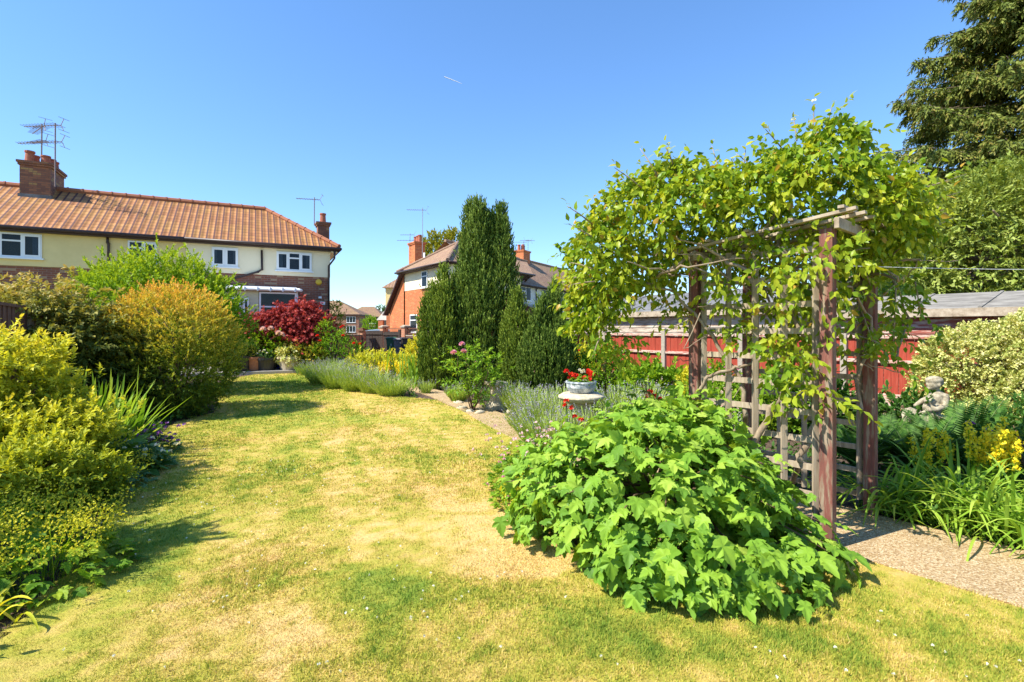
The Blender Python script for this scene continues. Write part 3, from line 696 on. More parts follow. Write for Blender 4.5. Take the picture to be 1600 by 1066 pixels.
# lean-to garden room
ln = -1.9
s0, zg = HA.p(340, 455, ln); s1, zg2 = HA.p(463, 461, ln); zg = 2.98
mb = MB(); mb.V = [(s0, .03, 3.22), (s0, ln-.1, zg), (s1+.1, ln-.1, zg), (s1+.1, .03, 3.22), (s0, .03, 3.12), (s0, ln-.1, zg-.08), (s1+.1, ln-.1, zg-.08), (s1+.1, .03, 3.12)]
mb.Fc = [(0, 1, 2, 3), (7, 6, 5, 4), (1, 5, 6, 2), (2, 6, 7, 3), (0, 4, 5, 1)]; le = mb.build('lean_to_roof', M['upvc'], hb)
g = MB(); g.tube([(s0, ln-.16, zg-.03), (s1+.12, ln-.16, zg-.03), (s1+.16, ln-.1, zg-.03), (s1+.16, 0, zg+.15)], .055, 8)
for i in range(7): g.bx(s0+i*(s1-s0)/6.2, s0+i*(s1-s0)/6.2+.05, ln-.23, ln-.1, zg-.1, zg+.04)
g.build('gutter', M['upvc'], hb)
sa, _ = HA.p(405, 470, ln); mb = MB(); mb.bx(s0, sa-.02, ln+.02, ln+.12, 0, zg-.1); mb.build('lean_to_wall', plain('render_pale', (.62, .6, .42), (.55, .53, .37), 3, .9, .1), hb)
mb = MB(); mb.bx(sa, s1, ln+.02, ln+.12, 0, 1.2); mb.bx(s1-.1, s1, ln+.121, 0, 0, 1.2); mb.build('lean_to_wall', M['brick_brown'], hb)
window(hb, sa, s1, 1.2, zg-.12, [(1, 't')], y=ln+.02, curtains=False)
sA, _ = HA.p(362, 470, ln); sB, _ = HA.p(376, 470, ln); sC, _ = HA.p(389, 470, ln)
window(hb, sA, sB, 1.3, zg-.35, [(1, 't')], y=ln+.02, curtains=False); window(hb, sB+.08, sC, .3, zg-.35, [(1, 'f')], y=ln+.02, curtains=False)
mb = MB()
for yy in (ln+.06, ln+.7, ln+1.3, -.05): mb.bx(s1, s1+.06, yy-.03, yy+.04, 1.2, zg-.08)
mb.bx(s1, s1+.06, ln+.1, -.09, 1.2, 1.26); mb.bx(s1, s1+.06, ln+.1, -.09, 2.3, 2.36); mb.build('side_frame', M['upvc'], hb)
mb = MB(); mb.bx(s1+.025, s1+.03, ln+.1, -.09, 1.26, zg-.1); mb.build('pane', M['glass'], hb)
# ---- mid terrace house, yellow
ha = HA.root('terraced_house', 'yellow rendered terraced house with lichened orange roof and big four pot chimney', 'house')
mb = MB(); mb.bx(-20, sp-.004, .03, 5.3, 0, 3.62); mb.build('brick_wall', M['brick_brown'], ha)
mb = MB(); mb.bx(-20, sp, -.012, 5.33, 3.62, EZ-.06); mb.build('rendered_wall', M['render_yellow'], ha)
solidroof(ha, [[(-20, EO, EZ), (sp-.005, EO, EZ), (sp-.005, RN, RZ), (-20, RN, RZ)], [(sp-.005, 5.6, EZ), (-20, 5.6, EZ), (-20, RN, RZ), (sp-.005, RN, RZ)]], 'tile_orange')
mb = MB(); mb.bx(-20, sp-.005, EO+.02, 5.58, EZ-.16, EZ-.02); mb.build('soffit', M['fascia'], ha)
gutter(ha, (-20, EO-.05, EZ-.06), (sp-.01, EO-.05, EZ-.06))
mb = MB(); ridge_run(mb, (-20, RN, RZ+.02), (sp-.01, RN, RZ+.02)); mb.build('ridge_tile', M['ridge'], ha)
winpx(HA, ha, -26, 66, 361, 400, [(.8, 'c'), (1, 't'), (.95, 'c')]); winpx(HA, ha, 200, 246, 376, 409, [(1, 't'), (1, 'c')])
pipe(ha, HA, [(168, 369), (168, 379), (169.5, 381), (169.5, 430)])
ridge_n = RN
stack(ha, (-9.95, RN, 0), .86, 1.5, 5.9, 7.6, [(-.22, -.5, 1), (-.2, -.08, .9), (.22, .1, .85), (.2, .5, .9), (.2, -.4, .8)], potr=.15, poth=.42)
mb = MB(); mb.bx(-10.42, -9.48, RN-.8, RN+.8, 6.1, 6.4); mb.build('lead_flashing', M['felt'], ha)
s_, z_ = HA.p(2, 296, 2); mb = MB()
mb.V = [(-13.1, 1.15, 5.91), (-11.75, 1.15, 5.91), (-11.75, 1.95, 6.43), (-13.1, 1.95, 6.43)]; mb.Fc = [(0, 1, 2, 3)]; sk = mb.build('rooflight', M['glass'], ha)
# ---- orange brick house beyond the conifers
K = (-3.06, 25.7); HC = Fac(K, (.57, -.82))
hc = HC.root('brick_house', 'orange brick house with white rendered band, brown tiled roof and tall orange chimney', 'house')
def loc(fc, X, Y, z): d = np.array([X, Y])-fc.C; return (float(d@fc.F), float(d@fc.N), z)
E0 = (-6.4, 30.5); R1 = (.88, 32.0); B1 = (-3.4, 38.9); G0 = (-3.36, 31.6); G1 = (1.16, 40.4)
def wallring(fc, pts, z0, z1, inset=0): return [loc(fc, x, y, 0)[:2] for x, y in pts]
wl_ = wallring(HC, [E0, K, (.55, 31.45), (-.6, 36.5), (-4.5, 36.5)], 0, 0)
mb = MB(); mb.prism([(a*.995-.01, b*.99+.02) for a, b in wl_], 0, 3.78); mb.build('brick_wall', M['brick_orange'], hc)
mb = MB(); mb.prism(wl_, 3.78, 4.86); mb.build('rendered_wall', M['render_cream'], hc)
def o3(X, Y, z): return loc(HC, X, Y, z)
ov = .35
E0o = (E0[0]-.05, E0[1]+.5); 
def off(p, a, b): return (p[0]+a*HC.F[0]+b*HC.N[0], p[1]+a*HC.F[1]+b*HC.N[1])
e0 = off(E0, -.4, -.35); kk = off(K, .3, -.35); r1 = (R1[0]+.45, R1[1]-.2)
solidroof(hc, [[o3(*e0, 4.9), o3(*kk, 4.9), o3(*G0, 6.85)], [o3(*kk, 4.9), o3(*r1, 4.9), o3(*G1, 6.85), o3(*G0, 6.85)], [o3(-4.2, 40, 4.9), o3(*e0, 4.9), o3(*G0, 6.85), o3(*G1, 6.85)], [o3(*r1, 4.9), o3(.9, 37.5, 4.9), o3(*G1, 6.85)]], 'tile_brown')
mb = MB(); mb.prism([o3(*p, 0)[:2] for p in (e0, kk, r1, (.3, 36.6), (-4, 39))], 4.78, 4.885); mb.build('soffit', M['fascia'], hc)
gutter(hc, o3(*off(e0, -.05, -.06), 4.86), o3(*off(kk, .05, -.06), 4.86)); gutter(hc, o3(kk[0]+.1, kk[1], 4.86), o3(r1[0]+.1, r1[1], 4.86))
mb = MB(); ridge_run(mb, o3(*e0, 4.95), o3(*G0, 6.87), .08); ridge_run(mb, o3(*G0, 6.87), o3(*kk, 4.95), .08); ridge_run(mb, o3(*G0, 6.87), o3(*G1, 6.87), .09); mb.build('ridge_tile', M['ridge_brown'], hc)
winpx(HC, hc, 659.5, 668.5, 424.5, 450, [(1, 't')]); winpx(HC, hc, 641.5, 652.5, 492, 519, [(1, 't')])
stk = loc(HC, -6.05, 32.6, 0); stack(hc, (stk[0]-.02, stk[1]), .95, .68, 4.2, 7.02, [(-.32, .1, .8), (-.08, -.05, 1), (.14, 0, 1.1), (.33, .05, 1.2)], mat='brick_orange', potr=.13, poth=.38)
s_, z_ = HC.p(663, 406, 1.2); mb = MB(); mb.tube([(s_, 1.2, z_-.5), (s_, 1.2, z_+.42)], .055, 8); mb.build('flue_pipe', M['upvc'], hc, smooth=True)
# catslide wing
sE = loc(HC, *E0, 0)[0]; s2 = sE-2.2
mb = MB(); mb.V = [(sE, -.05, 4.75), (s2, -.05, 2.65), (s2, -.05, 0), (sE, -.05, 0), (sE, 3, 4.75), (s2, 3, 2.65), (s2, 3, 0), (sE, 3, 0)]
mb.Fc = [(0, 1, 2, 3), (7, 6, 5, 4), (1, 5, 6, 2), (0, 4, 5, 1)]; mb.build('side_wing', M['brick_orange'], hc)
mb = MB(); mb.bar((sE+.25, -.2, 5.0), (s2-.3, -.2, 2.5), .3, .12); mb.bar((s2-.5, -.2, 2.45), (s2-.2, -.2, 2.45), .3, .14); mb.build('barge_board', M['fascia'], hc)
mb = MB(); mb.V = [(sE+.2, -.1, 5.02), (s2-.35, -.1, 2.5), (s2-.35, 3, 2.5), (sE+.2, 3, 5.02)]; mb.Fc = [(0, 1, 2, 3)]; mb.build('side_roof', M['tile_brown'], hc)
# front block farther back, left of the wing
X0 = at(606, 500, 37); X1 = at(640, 500, 37)
a0 = loc(HC, X0[0], 37, 0); mb = MB()
c_ = ((X0[0]+X1[0])/2+.6, 38.3)
lc = loc(HC, *c_, 0)
mb.box((lc[0], lc[1], 1.6), (2.9, 3, 3.2), rz=-HC.rz); mb.build('brick_wall', M['brick_orange'], hc)
mb = MB(); mb.box((lc[0], lc[1], 3.85), (3.0, 3.1, 1.3), rz=-HC.rz); mb.build('rendered_wall', M['render_yellow'], hc)
mb = MB(); mb.lathe((0, 0, 0), [(2.45, 0), (.05, 1.35)], 4); rf = mb.build('roof', M['tile_brown'], hc); rf.location = (lc[0], lc[1], 4.5); rf.rotation_euler = (0, 0, R(45)-HC.rz)
P0 = at(588, 500, 38); P1 = at(607, 500, 38)
pl_ = [loc(HC, P0[0], 38, 2.2), loc(HC, P1[0]+.3, 38, 2.2), loc(HC, P1[0]+.3, 38, 3.3), loc(HC, P1[0], 38, 3.25)]
mb = MB(); V = pl_+[loc(HC, P0[0], 40, 2.2), loc(HC, P1[0]+.3, 40, 2.2), loc(HC, P1[0]+.3, 40, 3.3), loc(HC, P1[0], 40, 3.25)]
mb.add(V, [(0, 1, 2, 3), (7, 6, 5, 4), (0, 3, 7, 4), (0, 4, 5, 1)]); mb.build('porch_gable', M['render_white'], hc)
mb = MB(); q = loc(HC, P0[0]+.3, 38.2, 0); mb.box((q[0], q[1], 1.1), (.35, .35, 2.2), rz=-HC.rz); mb.build('porch_pillar', M['brick_orange'], hc)
# ---- white terrace in the distance
TD = (.5, .866); HT = Fac((-.5, 36.3), TD)
def terrace(name, t0, t1, label, wins, pipes, extra=None):
    r = HT.root(name, label, 'house'); e0_, e1_ = t0, t1
    mb = MB(); mb.bx(t0+.01, t1-.01, .03, 6, 0, 3.4); mb.build('brick_wall', M['brick_brown'], r)
    mb = MB(); mb.bx(t0+.002, t1-.002, 0, 6.03, 3.4, 4.86); mb.build('rendered_wall', M['render_white'], r)
    solidroof(r, [[(t0, -.35, 4.88), (t1, -.35, 4.88), (t1, 3, 7.6), (t0, 3, 7.6)], [(t1, 6.4, 4.88), (t0, 6.4, 4.88), (t0, 3, 7.6), (t1, 3, 7.6)]], 'tile_brown')
    mb = MB(); mb.bx(t0, t1, -.33, 6.3, 4.74, 4.86); mb.build('soffit', M['fascia'], r); gutter(r, (t0, -.4, 4.84), (t1, -.4, 4.84))
    mb = MB(); ridge_run(mb, (t0, 3, 7.62), (t1, 3, 7.62), .1); mb.build('ridge_tile', M['ridge_brown'], r)
    for w_ in wins: winpx(HT, r, *w_)
    for p_ in pipes: pipe(r, HT, p_)
    return r
tA = terrace('white_terraced_house', -3, 8.6, 'white rendered terrace house whose roof carries the far four pot chimney', [(813, 829, 447, 469, [(1, 't'), (1, 'f')]), (846, 861, 452, 471, [(1, 'f'), (1, 'f')])], [[(841, 449), (838, 453), (838, 480)]])
stack(tA, (8.0, 3, 0), 1.2, .9, 6.6, 8.35, [(-.42, .1, 1), (-.16, -.1, .9), (.14, 0, 1.2), (.4, .1, 1)], mat='brick_orange', potr=.14, poth=.5)
tB = terrace('white_terraced_house', 8.6, 24, 'white rendered terrace house with glass roofed conservatory, seen left of the climber', [(872, 893, 456, 474, [(1, 'f'), (1, 'f'), (1, 'f')])], [])
q0, _ = HT.p(872, 480, -3); q1, _ = HT.p(903, 480, -3)
mb = MB()
for i in range(8):
    x = q0+(q1-q0)*i/7; mb.bar((x, 0, 3.45), (x, -3, 2.5), .09, .07); mb.bx(x-.05, x+.05, -3.05, -2.95, .6, 2.5)
mb.bar((q0, -3, 2.5), (q1, -3, 2.5), .1, .1); cb_ = mb.build('conservatory', M['upvc'], tB)
mb = MB(); mb.V = [(q0, 0, 3.42), (q0, -3, 2.47), (q1, -3, 2.47), (q1, 0, 3.42)]; mb.Fc = [(0, 1, 2, 3)]; mb.build('pane', glassmat('glass_roof', (.8, .85, .88), .5), cb_)
mb = MB(); mb.bx(q0, q1, -3.0, -2.95, 0, .6); mb.build('low_wall', M['brick_brown'], tB)
# ---- far houses
def farhouse(name, label, cx, cy, wx, wy, ze, zr, rz, hipin, wins, wall='brick_brown'):
    r = empty(name, (cx, cy, 0), label, 'house', rz)
    mb = MB(); mb.bx(-wx/2, wx/2, -wy/2, wy/2, 0, ze); mb.build('wall', M[wall], r)
    a, b = wx/2+.4, wy/2+.4; h = wx/2-hipin
    solidroof(r, [[(-a, -b, ze), (a, -b, ze), (h, 0, zr), (-h, 0, zr)], [(a, -b, ze), (a, b, ze), (h, 0, zr)], [(a, b, ze), (-a, b, ze), (-h, 0, zr), (h, 0, zr)], [(-a, b, ze), (-a, -b, ze), (-h, 0, zr)]], 'tile_dark')
    mb = MB(); mb.bx(-a+.05, a-.05, -b+.05, b-.05, ze-.25, ze-.02); mb.build('soffit', M['fascia'], r)
    for (x0, x1, z0, z1, nl) in wins: window(r, x0, x1, z0, z1, [(1, 'f')]*nl, y=-wy/2)
    return r
fh = farhouse('detached_house', 'distant brick house with hipped brown roof just right of the end terrace', -42.5, 116, 18, 8, 4.8, 8.0, 0, 5.5,
         [(1.3, 3.3, 3.0, 4.3, 3), (6.3, 8.3, 3.0, 4.3, 3), (1.3, 3.3, .9, 2.3, 3), (6.3, 8.3, .9, 2.3, 3), (-5, -3, 3, 4.3, 3), (-5, -3, .9, 2.3, 3)])
farhouse('detached_house', 'small distant brown roofed house beyond the driveway gate', -40, 150, 15, 9, 4.2, 5.6, 0, 3.5, [(-5, -3, 1, 2.4, 2), (1, 3, 1, 2.4, 2), (4.5, 6.5, 2.6, 3.8, 2)])
farhouse('detached_house', 'distant brick house seen through the white porch opening', -36, 128, 9, 8, 4.6, 7.2, 0, 3, [(1, 3, 2.9, 4.1, 2), (1, 3, .8, 2.2, 2)])
far2 = farhouse('detached_house', 'low distant tiled roof seen over the grey felt shed roof', 19, 60, 14, 7, 3.3, 5.2, .2, 2.5, [(-3, -1, 1, 2.3, 2)])
# ---- aerials
def aerial(label, p, h, booms, mat='alu', group='television aerials on the chimneys'):
    r = empty('television_aerial', p, label, 'aerial', group=group)
    mb = MB(); mb.tube([(0, 0, 0), (.01, 0, h)], .022, 6); mb.build('mast', M[mat], r)
    for (z, ang, L_, n, el, tilt) in booms:
        b = MB(); d = Vector((math.cos(ang), math.sin(ang), tilt)).normalized(); q = Vector((-math.sin(ang), math.cos(ang), 0)); c = Vector((0, 0, z))
        b.tube([c-d*.25, c+d*L_], .014, 5)
        for i in range(n):
            m = c+d*(-.15+(L_+.1)*i/(n-1)); b.tube([m-q*el*(1-.25*i/n), m+q*el*(1-.25*i/n)], .008, 4)
        m = c-d*.25
        for s in (-1, 1): b.tube([m, m-d*.12+Vector((0, 0, s*.22))], .01, 4); b.tube([m-d*.12+Vector((0, 0, s*.22))-q*.2, m-d*.12+Vector((0, 0, s*.22))+q*.2], .008, 4)
        b.build('antenna', M[mat], r)
    return r
pa = at(65, 247, 18.9); aerial('left of two rusty aerial masts on the yellow house chimney', pa, 1.25, [(1.13, 2.6, .9, 11, .2, -.06), (.62, 2.8, .7, 10, .16, .02)])
pb = at(86, 292, 18.5); aerial('taller right aerial mast strapped to the yellow house chimney', pb, 2.3, [(2.22, 3.0, 1.3, 12, .24, .02), (1.62, 3.1, 1.4, 14, .18, -.02)])
pc_ = at(491, 352, 23.9); aerial('single aerial beside the slim end chimney of the cream house', pc_, 1.3, [(1.2, 3.3, .8, 9, .18, .02)])
pd_ = at(660, 402, 31.5); aerial('tall thin aerial rising from the brown hipped roof right of the orange chimney', pd_, 3.05, [(2.9, 3.0, 1.0, 9, .22, .05)], 'alu_grey')
pe_ = at(640.5, 377, 32.5); aerial('small aerial stub among the pots of the orange chimney', pe_, .5, [(.4, 3.4, .6, 6, .18, -.05), (.05, 3.4, .8, 6, .18, -.05)], 'alu_grey')
pf_ = at(818, 394, 44.5); aerial('lower left aerial on the far terrace chimney', pf_, .95, [(.85, 3.2, .8, 7, .25, 0)], 'alu_grey')
pg_ = at(825, 394, 44.2); aerial('taller right aerial with arrow shaped head on the far terrace chimney', pg_, 1.1, [(1.0, .2, .6, 7, .3, 0), (.98, 3.3, .7, 7, .3, 0)], 'alu_grey')
# contrail
a_ = at(694, 120, 3000); b_ = at(722, 131, 3000); mb = MB(); mb.tube([a_, (a_+b_)/2, b_], [2.2, 2, .8], 6); tag(mb.build('contrail', M['cloud']), 'short white aircraft trail high in the blue sky', 'contrail')
# ================================================================== FENCES, SHEDS, GATE
FO = np.array([2.5, 13.8]); FD = np.array([.593, -.806]); FSTEP = 1.93; FRZ = math.atan2(FD[1], FD[0])
# red fence: local x along the fence towards the camera side
rf = empty('garden_fence', (FO[0], FO[1], 0), 'long red painted close board fence with pale concrete posts along the right boundary', 'fence', FRZ)
ft = 1.38
for i in range(-2, 6):
    x0, x1 = i*FSTEP+.06, (i+1)*FSTEP-.06; k = np.random.default_rng(i+40)
    mb = MB(); n = 17; bw = (x1-x0)/n
    for j in range(n): mb.bx(x0+j*bw+.003, x0+(j+1)*bw-.003, .0+.006*(j % 2), .02+.006*(j % 2), .42, ft-.035+k.uniform(-.004, .004))
    mb.build('panel', M['fence_red'], rf)
    mb = MB(); mb.bx(x0, x1, -.05, -.002, .93, .99); mb.build('rail', M['fence_peel'], rf, bevel=.006)
    mb = MB(); mb.bx(x0, x1, -.045, .04, ft-.03, ft+.02); mb.build('capping', M['fence_peel'], rf, bevel=.006)
    mb = MB(); mb.bx(x0, x1, -.03, .035, .02, .42); mb.build('gravel_board', M['fence_peel'], rf, bevel=.008)
for i in range(-2, 7):
    mb = MB(); mb.box((i*FSTEP, -.005, .75), (.105, .11, 1.5)); mb.box((i*FSTEP, -.005, 1.52), (.105, .11, .04), taper=.6); mb.build('post', M['concrete_post'], rf, bevel=.008)
# garden sheds / garages behind the fence
def shed(label, x0, x1, y0, zf, zb, dp, wallmat, roofmat, boards=True, back=.0):
    r = empty('garden_shed', (FO[0], FO[1], 0), label, 'shed', FRZ)
    mb = MB(); z = 0
    while z < zf-.16:
        mb.bx(x0, x1, y0+.0, y0+.03, z, z+.125); mb.bar((x0, y0-.006, z+.01), (x1, y0-.006, z+.01), .012, .03); z += .13
    mb.bx(x0, x1, y0+.031, y0+dp, 0, zf-.1); mb.build('boarded_wall', M[wallmat], r)
    mb = MB(); mb.V = [(x0-.1, y0-.16, zf), (x1+.1, y0-.16, zf), (x1+.1, y0+dp*.55, zb), (x0-.1, y0+dp*.55, zb), (x0-.1, y0+dp+.1, zf), (x1+.1, y0+dp+.1, zf),
        (x0-.1, y0-.16, zf-.04), (x1+.1, y0-.16, zf-.04), (x1+.1, y0+dp*.55, zb-.04), (x0-.1, y0+dp*.55, zb-.04), (x0-.1, y0+dp+.1, zf-.04), (x1+.1, y0+dp+.1, zf-.04)]
    mb.Fc = [(0, 1, 2, 3), (3, 2, 5, 4), (7, 6, 9, 8), (8, 9, 10, 11), (0, 6, 7, 1), (5, 11, 10, 4), (0, 3, 9, 6), (1, 7, 8, 2), (3, 4, 10, 9), (2, 8, 11, 5)]
    rm = mb.build('roof', M[roofmat], r)
    mb = MB(); 
    x = x0+.5
    while x < x1: mb.bar((x, y0-.15, zf+.012), (x, y0+dp*.55, zb+.008), .05, .02); x += 1.0
    mb.build('roof_batten', M[roofmat], rm)
    mb = MB(); mb.bx(x0-.1, x1+.1, y0-.2, y0-.165, zf-.14, zf+.0); mb.build('fascia_board', M['weathered_x'], r)
    return r
shed('long low shed with grey felt roof and peeling white boards behind the far fence', -2.6, 4.6, 1.0, 1.98, 2.62, 4.2, 'peel_white', 'felt')
shed('low outbuilding with weathered grey roof and flaking red and white boards at right', 4.9, 12, 1.2, 1.86, 2.2, 2.6, 'peel_red', 'felt2')
# left boundary fence
lf = empty('boundary_fence', (-6.1, 6.0, 0), 'dark brown vertical board fence half hidden behind the left shrubs', 'fence', math.atan2(4.7, -3.1))
for i in range(-1, 4):
    mb = MB()
    for j in range(16): mb.bx(i*1.85+j*.113+.03, i*1.85+j*.113+.135, .012*(j % 2), .02+.012*(j % 2), .12, 1.8)
    mb.build('panel', M['fence_brown'], lf)
    mb = MB(); mb.bx(i*1.85+.02, i*1.85+1.83, -.015, .05, 1.8, 1.84); mb.build('capping', M['fence_brown'], lf)
    mb = MB(); mb.box((i*1.85, -.0, .93), (.1, .1, 1.86)); mb.build('post', M['weathered'], lf, bevel=.005)
# driveway gate, walls and railings
def pa2(px, Y): return np.array([(px-CX)/F*Y, Y])
g0, g1 = pa2(566, 29.5), pa2(598, 29.0)
def gate(label, a, b, h, post):
    d = b-a; L_ = float(np.linalg.norm(d)); r = empty('driveway_gate', (a[0], a[1], 0), label, 'gate', math.atan2(d[1], d[0]), 'dark slatted driveway gates')
    mb = MB(); n = int(L_/.09)
    for i in range(n): mb.bx(i*L_/n+.012, (i+1)*L_/n-.004, 0, .02, .1, h)
    mb.build('board_panel', M['dark_wood'], r)
    for z in (.3, h-.2): mb = MB(); mb.bx(.0, L_, -.05, -.002, z, z+.1); mb.build('rail', M['dark_wood'], r)
    if post: mb = MB(); mb.bx(L_, L_+.12, -.06, .06, 0, h+.12); mb.build('post', M['dark_wood'], r, bevel=.01)
gate('left dark slatted driveway gate next to the trellised brick wall', g0, g1, 1.42, False)
gate('right dark slatted driveway gate ending at a post beside the green bin', g1+np.array([.03, -.01]), pa2(623, 28.6), 1.38, True)
def brickwall(name, label, a, b, h, rail=None, piers=(), mat='brick_garden', group=None):
    d = b-a; L_ = float(np.linalg.norm(d)); r = empty(name, (a[0], a[1], 0), label, 'wall', math.atan2(d[1], d[0]), group)
    mb = MB(); mb.bx(0, L_, 0, .22, 0, h); mb.build('wall', M[mat], r)
    mb = MB(); mb.bx(0, L_, -.03, .25, h, h+.06); mb.build('coping', M['concrete_post'], r, bevel=.01)
    for x in piers:
        mb = MB(); mb.bx(x-.18, x+.18, -.08, .3, 0, h+.5); p = mb.build('pier', M[mat], r)
        mb = MB(); mb.box((x, .11, h+.54), (.48, .5, .08)); mb.box((x, .11, h+.61), (.4, .42, .06), taper=.5); mb.build('pier_cap', M['concrete_post'], p)
    if rail:
        mb = MB(); mb.bx(0, L_, .1, .13, h+.42, h+.45); mb.bx(0, L_, .1, .13, h+.12, h+.15); n = int(L_/.12)
        for i in range(n+1): mb.tube([(i*L_/n, .115, h+.06), (i*L_/n, .115, h+.5)], .01, 5)
        mb.build('railing', M['iron'], r)
    return r
brickwall('garden_wall', 'low brick wall topped with rusty iron railings in front of the orange house', pa2(597, 31.5), pa2(664, 28.0), 1.12, True, (.05, 2.6))
w2 = brickwall('garden_wall', 'pinkish brick wall with a lantern topped pier left of the dark gates', pa2(522, 26.5), pa2(566.5, 28.8), 1.15, None, ())
mb = MB(); mb.bx(2.35, 2.6, -.1, .2, 0, 1.42); pr = mb.build('pier', M['brick_garden'], w2); mb = MB(); mb.box((2.47, .05, 1.48), (.42, .42, .09)); mb.box((2.47, .05, 1.56), (.2, .2, .07)); mb.build('pier_cap', M['iron'], pr)
tl = empty('trellis_panel', (*pa2(540, 26.2), 0), 'diagonal rusty trellis panel fixed on the pinkish brick wall', 'trellis', .7)
mb = MB()
for i in range(9): mb.bar((i*.18, -.04, .5), (i*.18, -.04, 1.3), .02, .015)
for z in (.6, .8, 1.0, 1.2): mb.bar((0, -.055, z), (1.45, -.055, z), .015, .02)
mb.build('lattice', M['iron'], tl)
# red panel fence piece and tall post near the orange house
r = empty('garden_fence', (*pa2(669, 26.5), 0), 'short red fence panel beside a white post in front of the orange house', 'fence', .35)
mb = MB(); mb.bx(.06, 1.6, 0, .03, .2, 1.3); mb.build('panel', M['fence_red'], r)
mb = MB(); mb.bx(-.06, .05, -.04, .06, 0, 1.75); mb.build('post', M['upvc'], r)
pl = empty('brick_pier', (*pa2(665, 28.4), 0), 'rough dark brick pier with flat cap against the orange house', 'pier')
mb = MB(); mb.bx(-.2, .2, -.2, .2, 0, 2.2); mb.build('pier', M['brick_stack'], pl); mb = MB(); mb.box((0, 0, 2.24), (.55, .55, .08)); mb.box((-.02, 0, 2.33), (.2, .2, .12), taper=.7); mb.build('pier_cap', M['concrete_post'], pl)
# wheelie bins
def text_mesh(s, size, mat, par, loc, rot):
    c = bpy.data.curves.new('txt', 'FONT'); c.body = s; c.size = size; c.extrude = .002; c.align_x = 'CENTER'; c.align_y = 'CENTER'
    o = bpy.data.objects.new('txt', c); COL.objects.link(o); dg = bpy.context.evaluated_depsgraph_get(); me = bpy.data.meshes.new_from_object(o.evaluated_get(dg))
    bpy.data.objects.remove(o); me.materials.clear(); me.materials.append(mat)
    q = bpy.data.objects.new('house_number', me); COL.objects.link(q); q.parent = par; q.location = loc; q.rotation_euler = rot
def bin_(label, x, y, wd, dp, h, body, lid, rz, num=None, group='wheelie bins by the driveway gate', n=0):
    r = empty('wheelie_bin', (x, y, .02), label, 'bin', rz, group)
    mb = MB(); V = []
    for z, kx, ky in ((.06, .38, .36), (h*.5, .44, .44), (h*.9, .5, .5), (h*.9, .53, .53), (h*.94, .53, .53)):
        V += [(-wd*kx, -dp*ky, z), (wd*kx, -dp*ky, z), (wd*kx, dp*ky, z), (-wd*kx, dp*ky, z)]
    Fc = [(3, 2, 1, 0), (16, 17, 18, 19)]
    for i in range(4):
        for k in range(4): Fc.append((i*4+k, i*4+(k+1) % 4, i*4+4+(k+1) % 4, i*4+4+k))
    mb.add(V, Fc); mb.build('body', M[body], r, bevel=.02)
    mb = MB(); V = []
    for z, k in ((h*.945, 1.08), (h*.975, 1.08), (h*1.02, .8), (h*1.03, .4)): V += [(-wd*.54*k, -dp*.56*k, z), (wd*.54*k, -dp*.56*k, z), (wd*.54*k, dp*.56*k, z), (-wd*.54*k, dp*.56*k, z)]
    Fc = [(3, 2, 1, 0), (12, 13, 14, 15)]+[(i*4+k, i*4+(k+1) % 4, i*4+4+(k+1) % 4, i*4+4+k) for i in range(3) for k in range(4)]
    mb.add(V, Fc); mb.build('lid', M[lid], r, bevel=.01)
    mb = MB(); mb.tube([(-wd*.4, dp*.6, h*.93), (wd*.4, dp*.6, h*.93)], .018, 8); mb.build('handle', M[lid], r)
    for s in (-1, 1):
        mb = MB(); mb.tube([(s*wd*.42, dp*.42, .1), (s*wd*.5, dp*.42, .1)], .1, 14); mb.build('wheel', M['rubber'], r)
    if num: text_mesh(num, .2, M['white_mark'], r, (0, -dp*.455-.02, h*.62), (R(86), 0, 0))
b = pa2(612, 27.2); bin_('dark green wheelie bin next to the gate post', b[0], b[1], .5, .55, 1.06, 'green_plastic', 'green_plastic', .1, '1')
b = pa2(623.5, 27.0); bin_('slim grey brown wheelie bin squeezed between the green bin and the wide black bin', b[0], b[1], .4, .55, 1.0, 'grey_plastic', 'grey_plastic', -.1)
b = pa2(637, 26.6); bin_('wide black wheelie bin with white numerals, rightmost of the three', b[0], b[1], .62, .7, 1.06, 'black_plastic', 'black_plastic', .35, '07')
# little pots by the bins
def pot(name, label, p, r0, r1, h, mat, cat='plant pot', group=None, n=20):
    r = empty(name, p, label, cat, group=group)
    mb = MB(); mb.lathe((0, 0, 0), [(r0*.9, 0), (r0, .01), (r0+(r1-r0)*.85, h*.82), (r1*1.07, h*.83), (r1*1.07, h), (r1*.93, h), (r1*.9, h*.9)], n); mb.build('pot_body', M[mat], r, smooth=False)
    mb = MB(); mb.lathe((0, 0, h*.88), [(r1*.86, 0), (r1*.86, .01)], n); mb.build('soil', M['soil'], r)
    return r
b = pa2(633, 25.6); pot('bucket', 'small teal bucket standing in front of the black bin', (b[0], b[1], .02), .12, .16, .34, 'green_plastic', 'bucket')
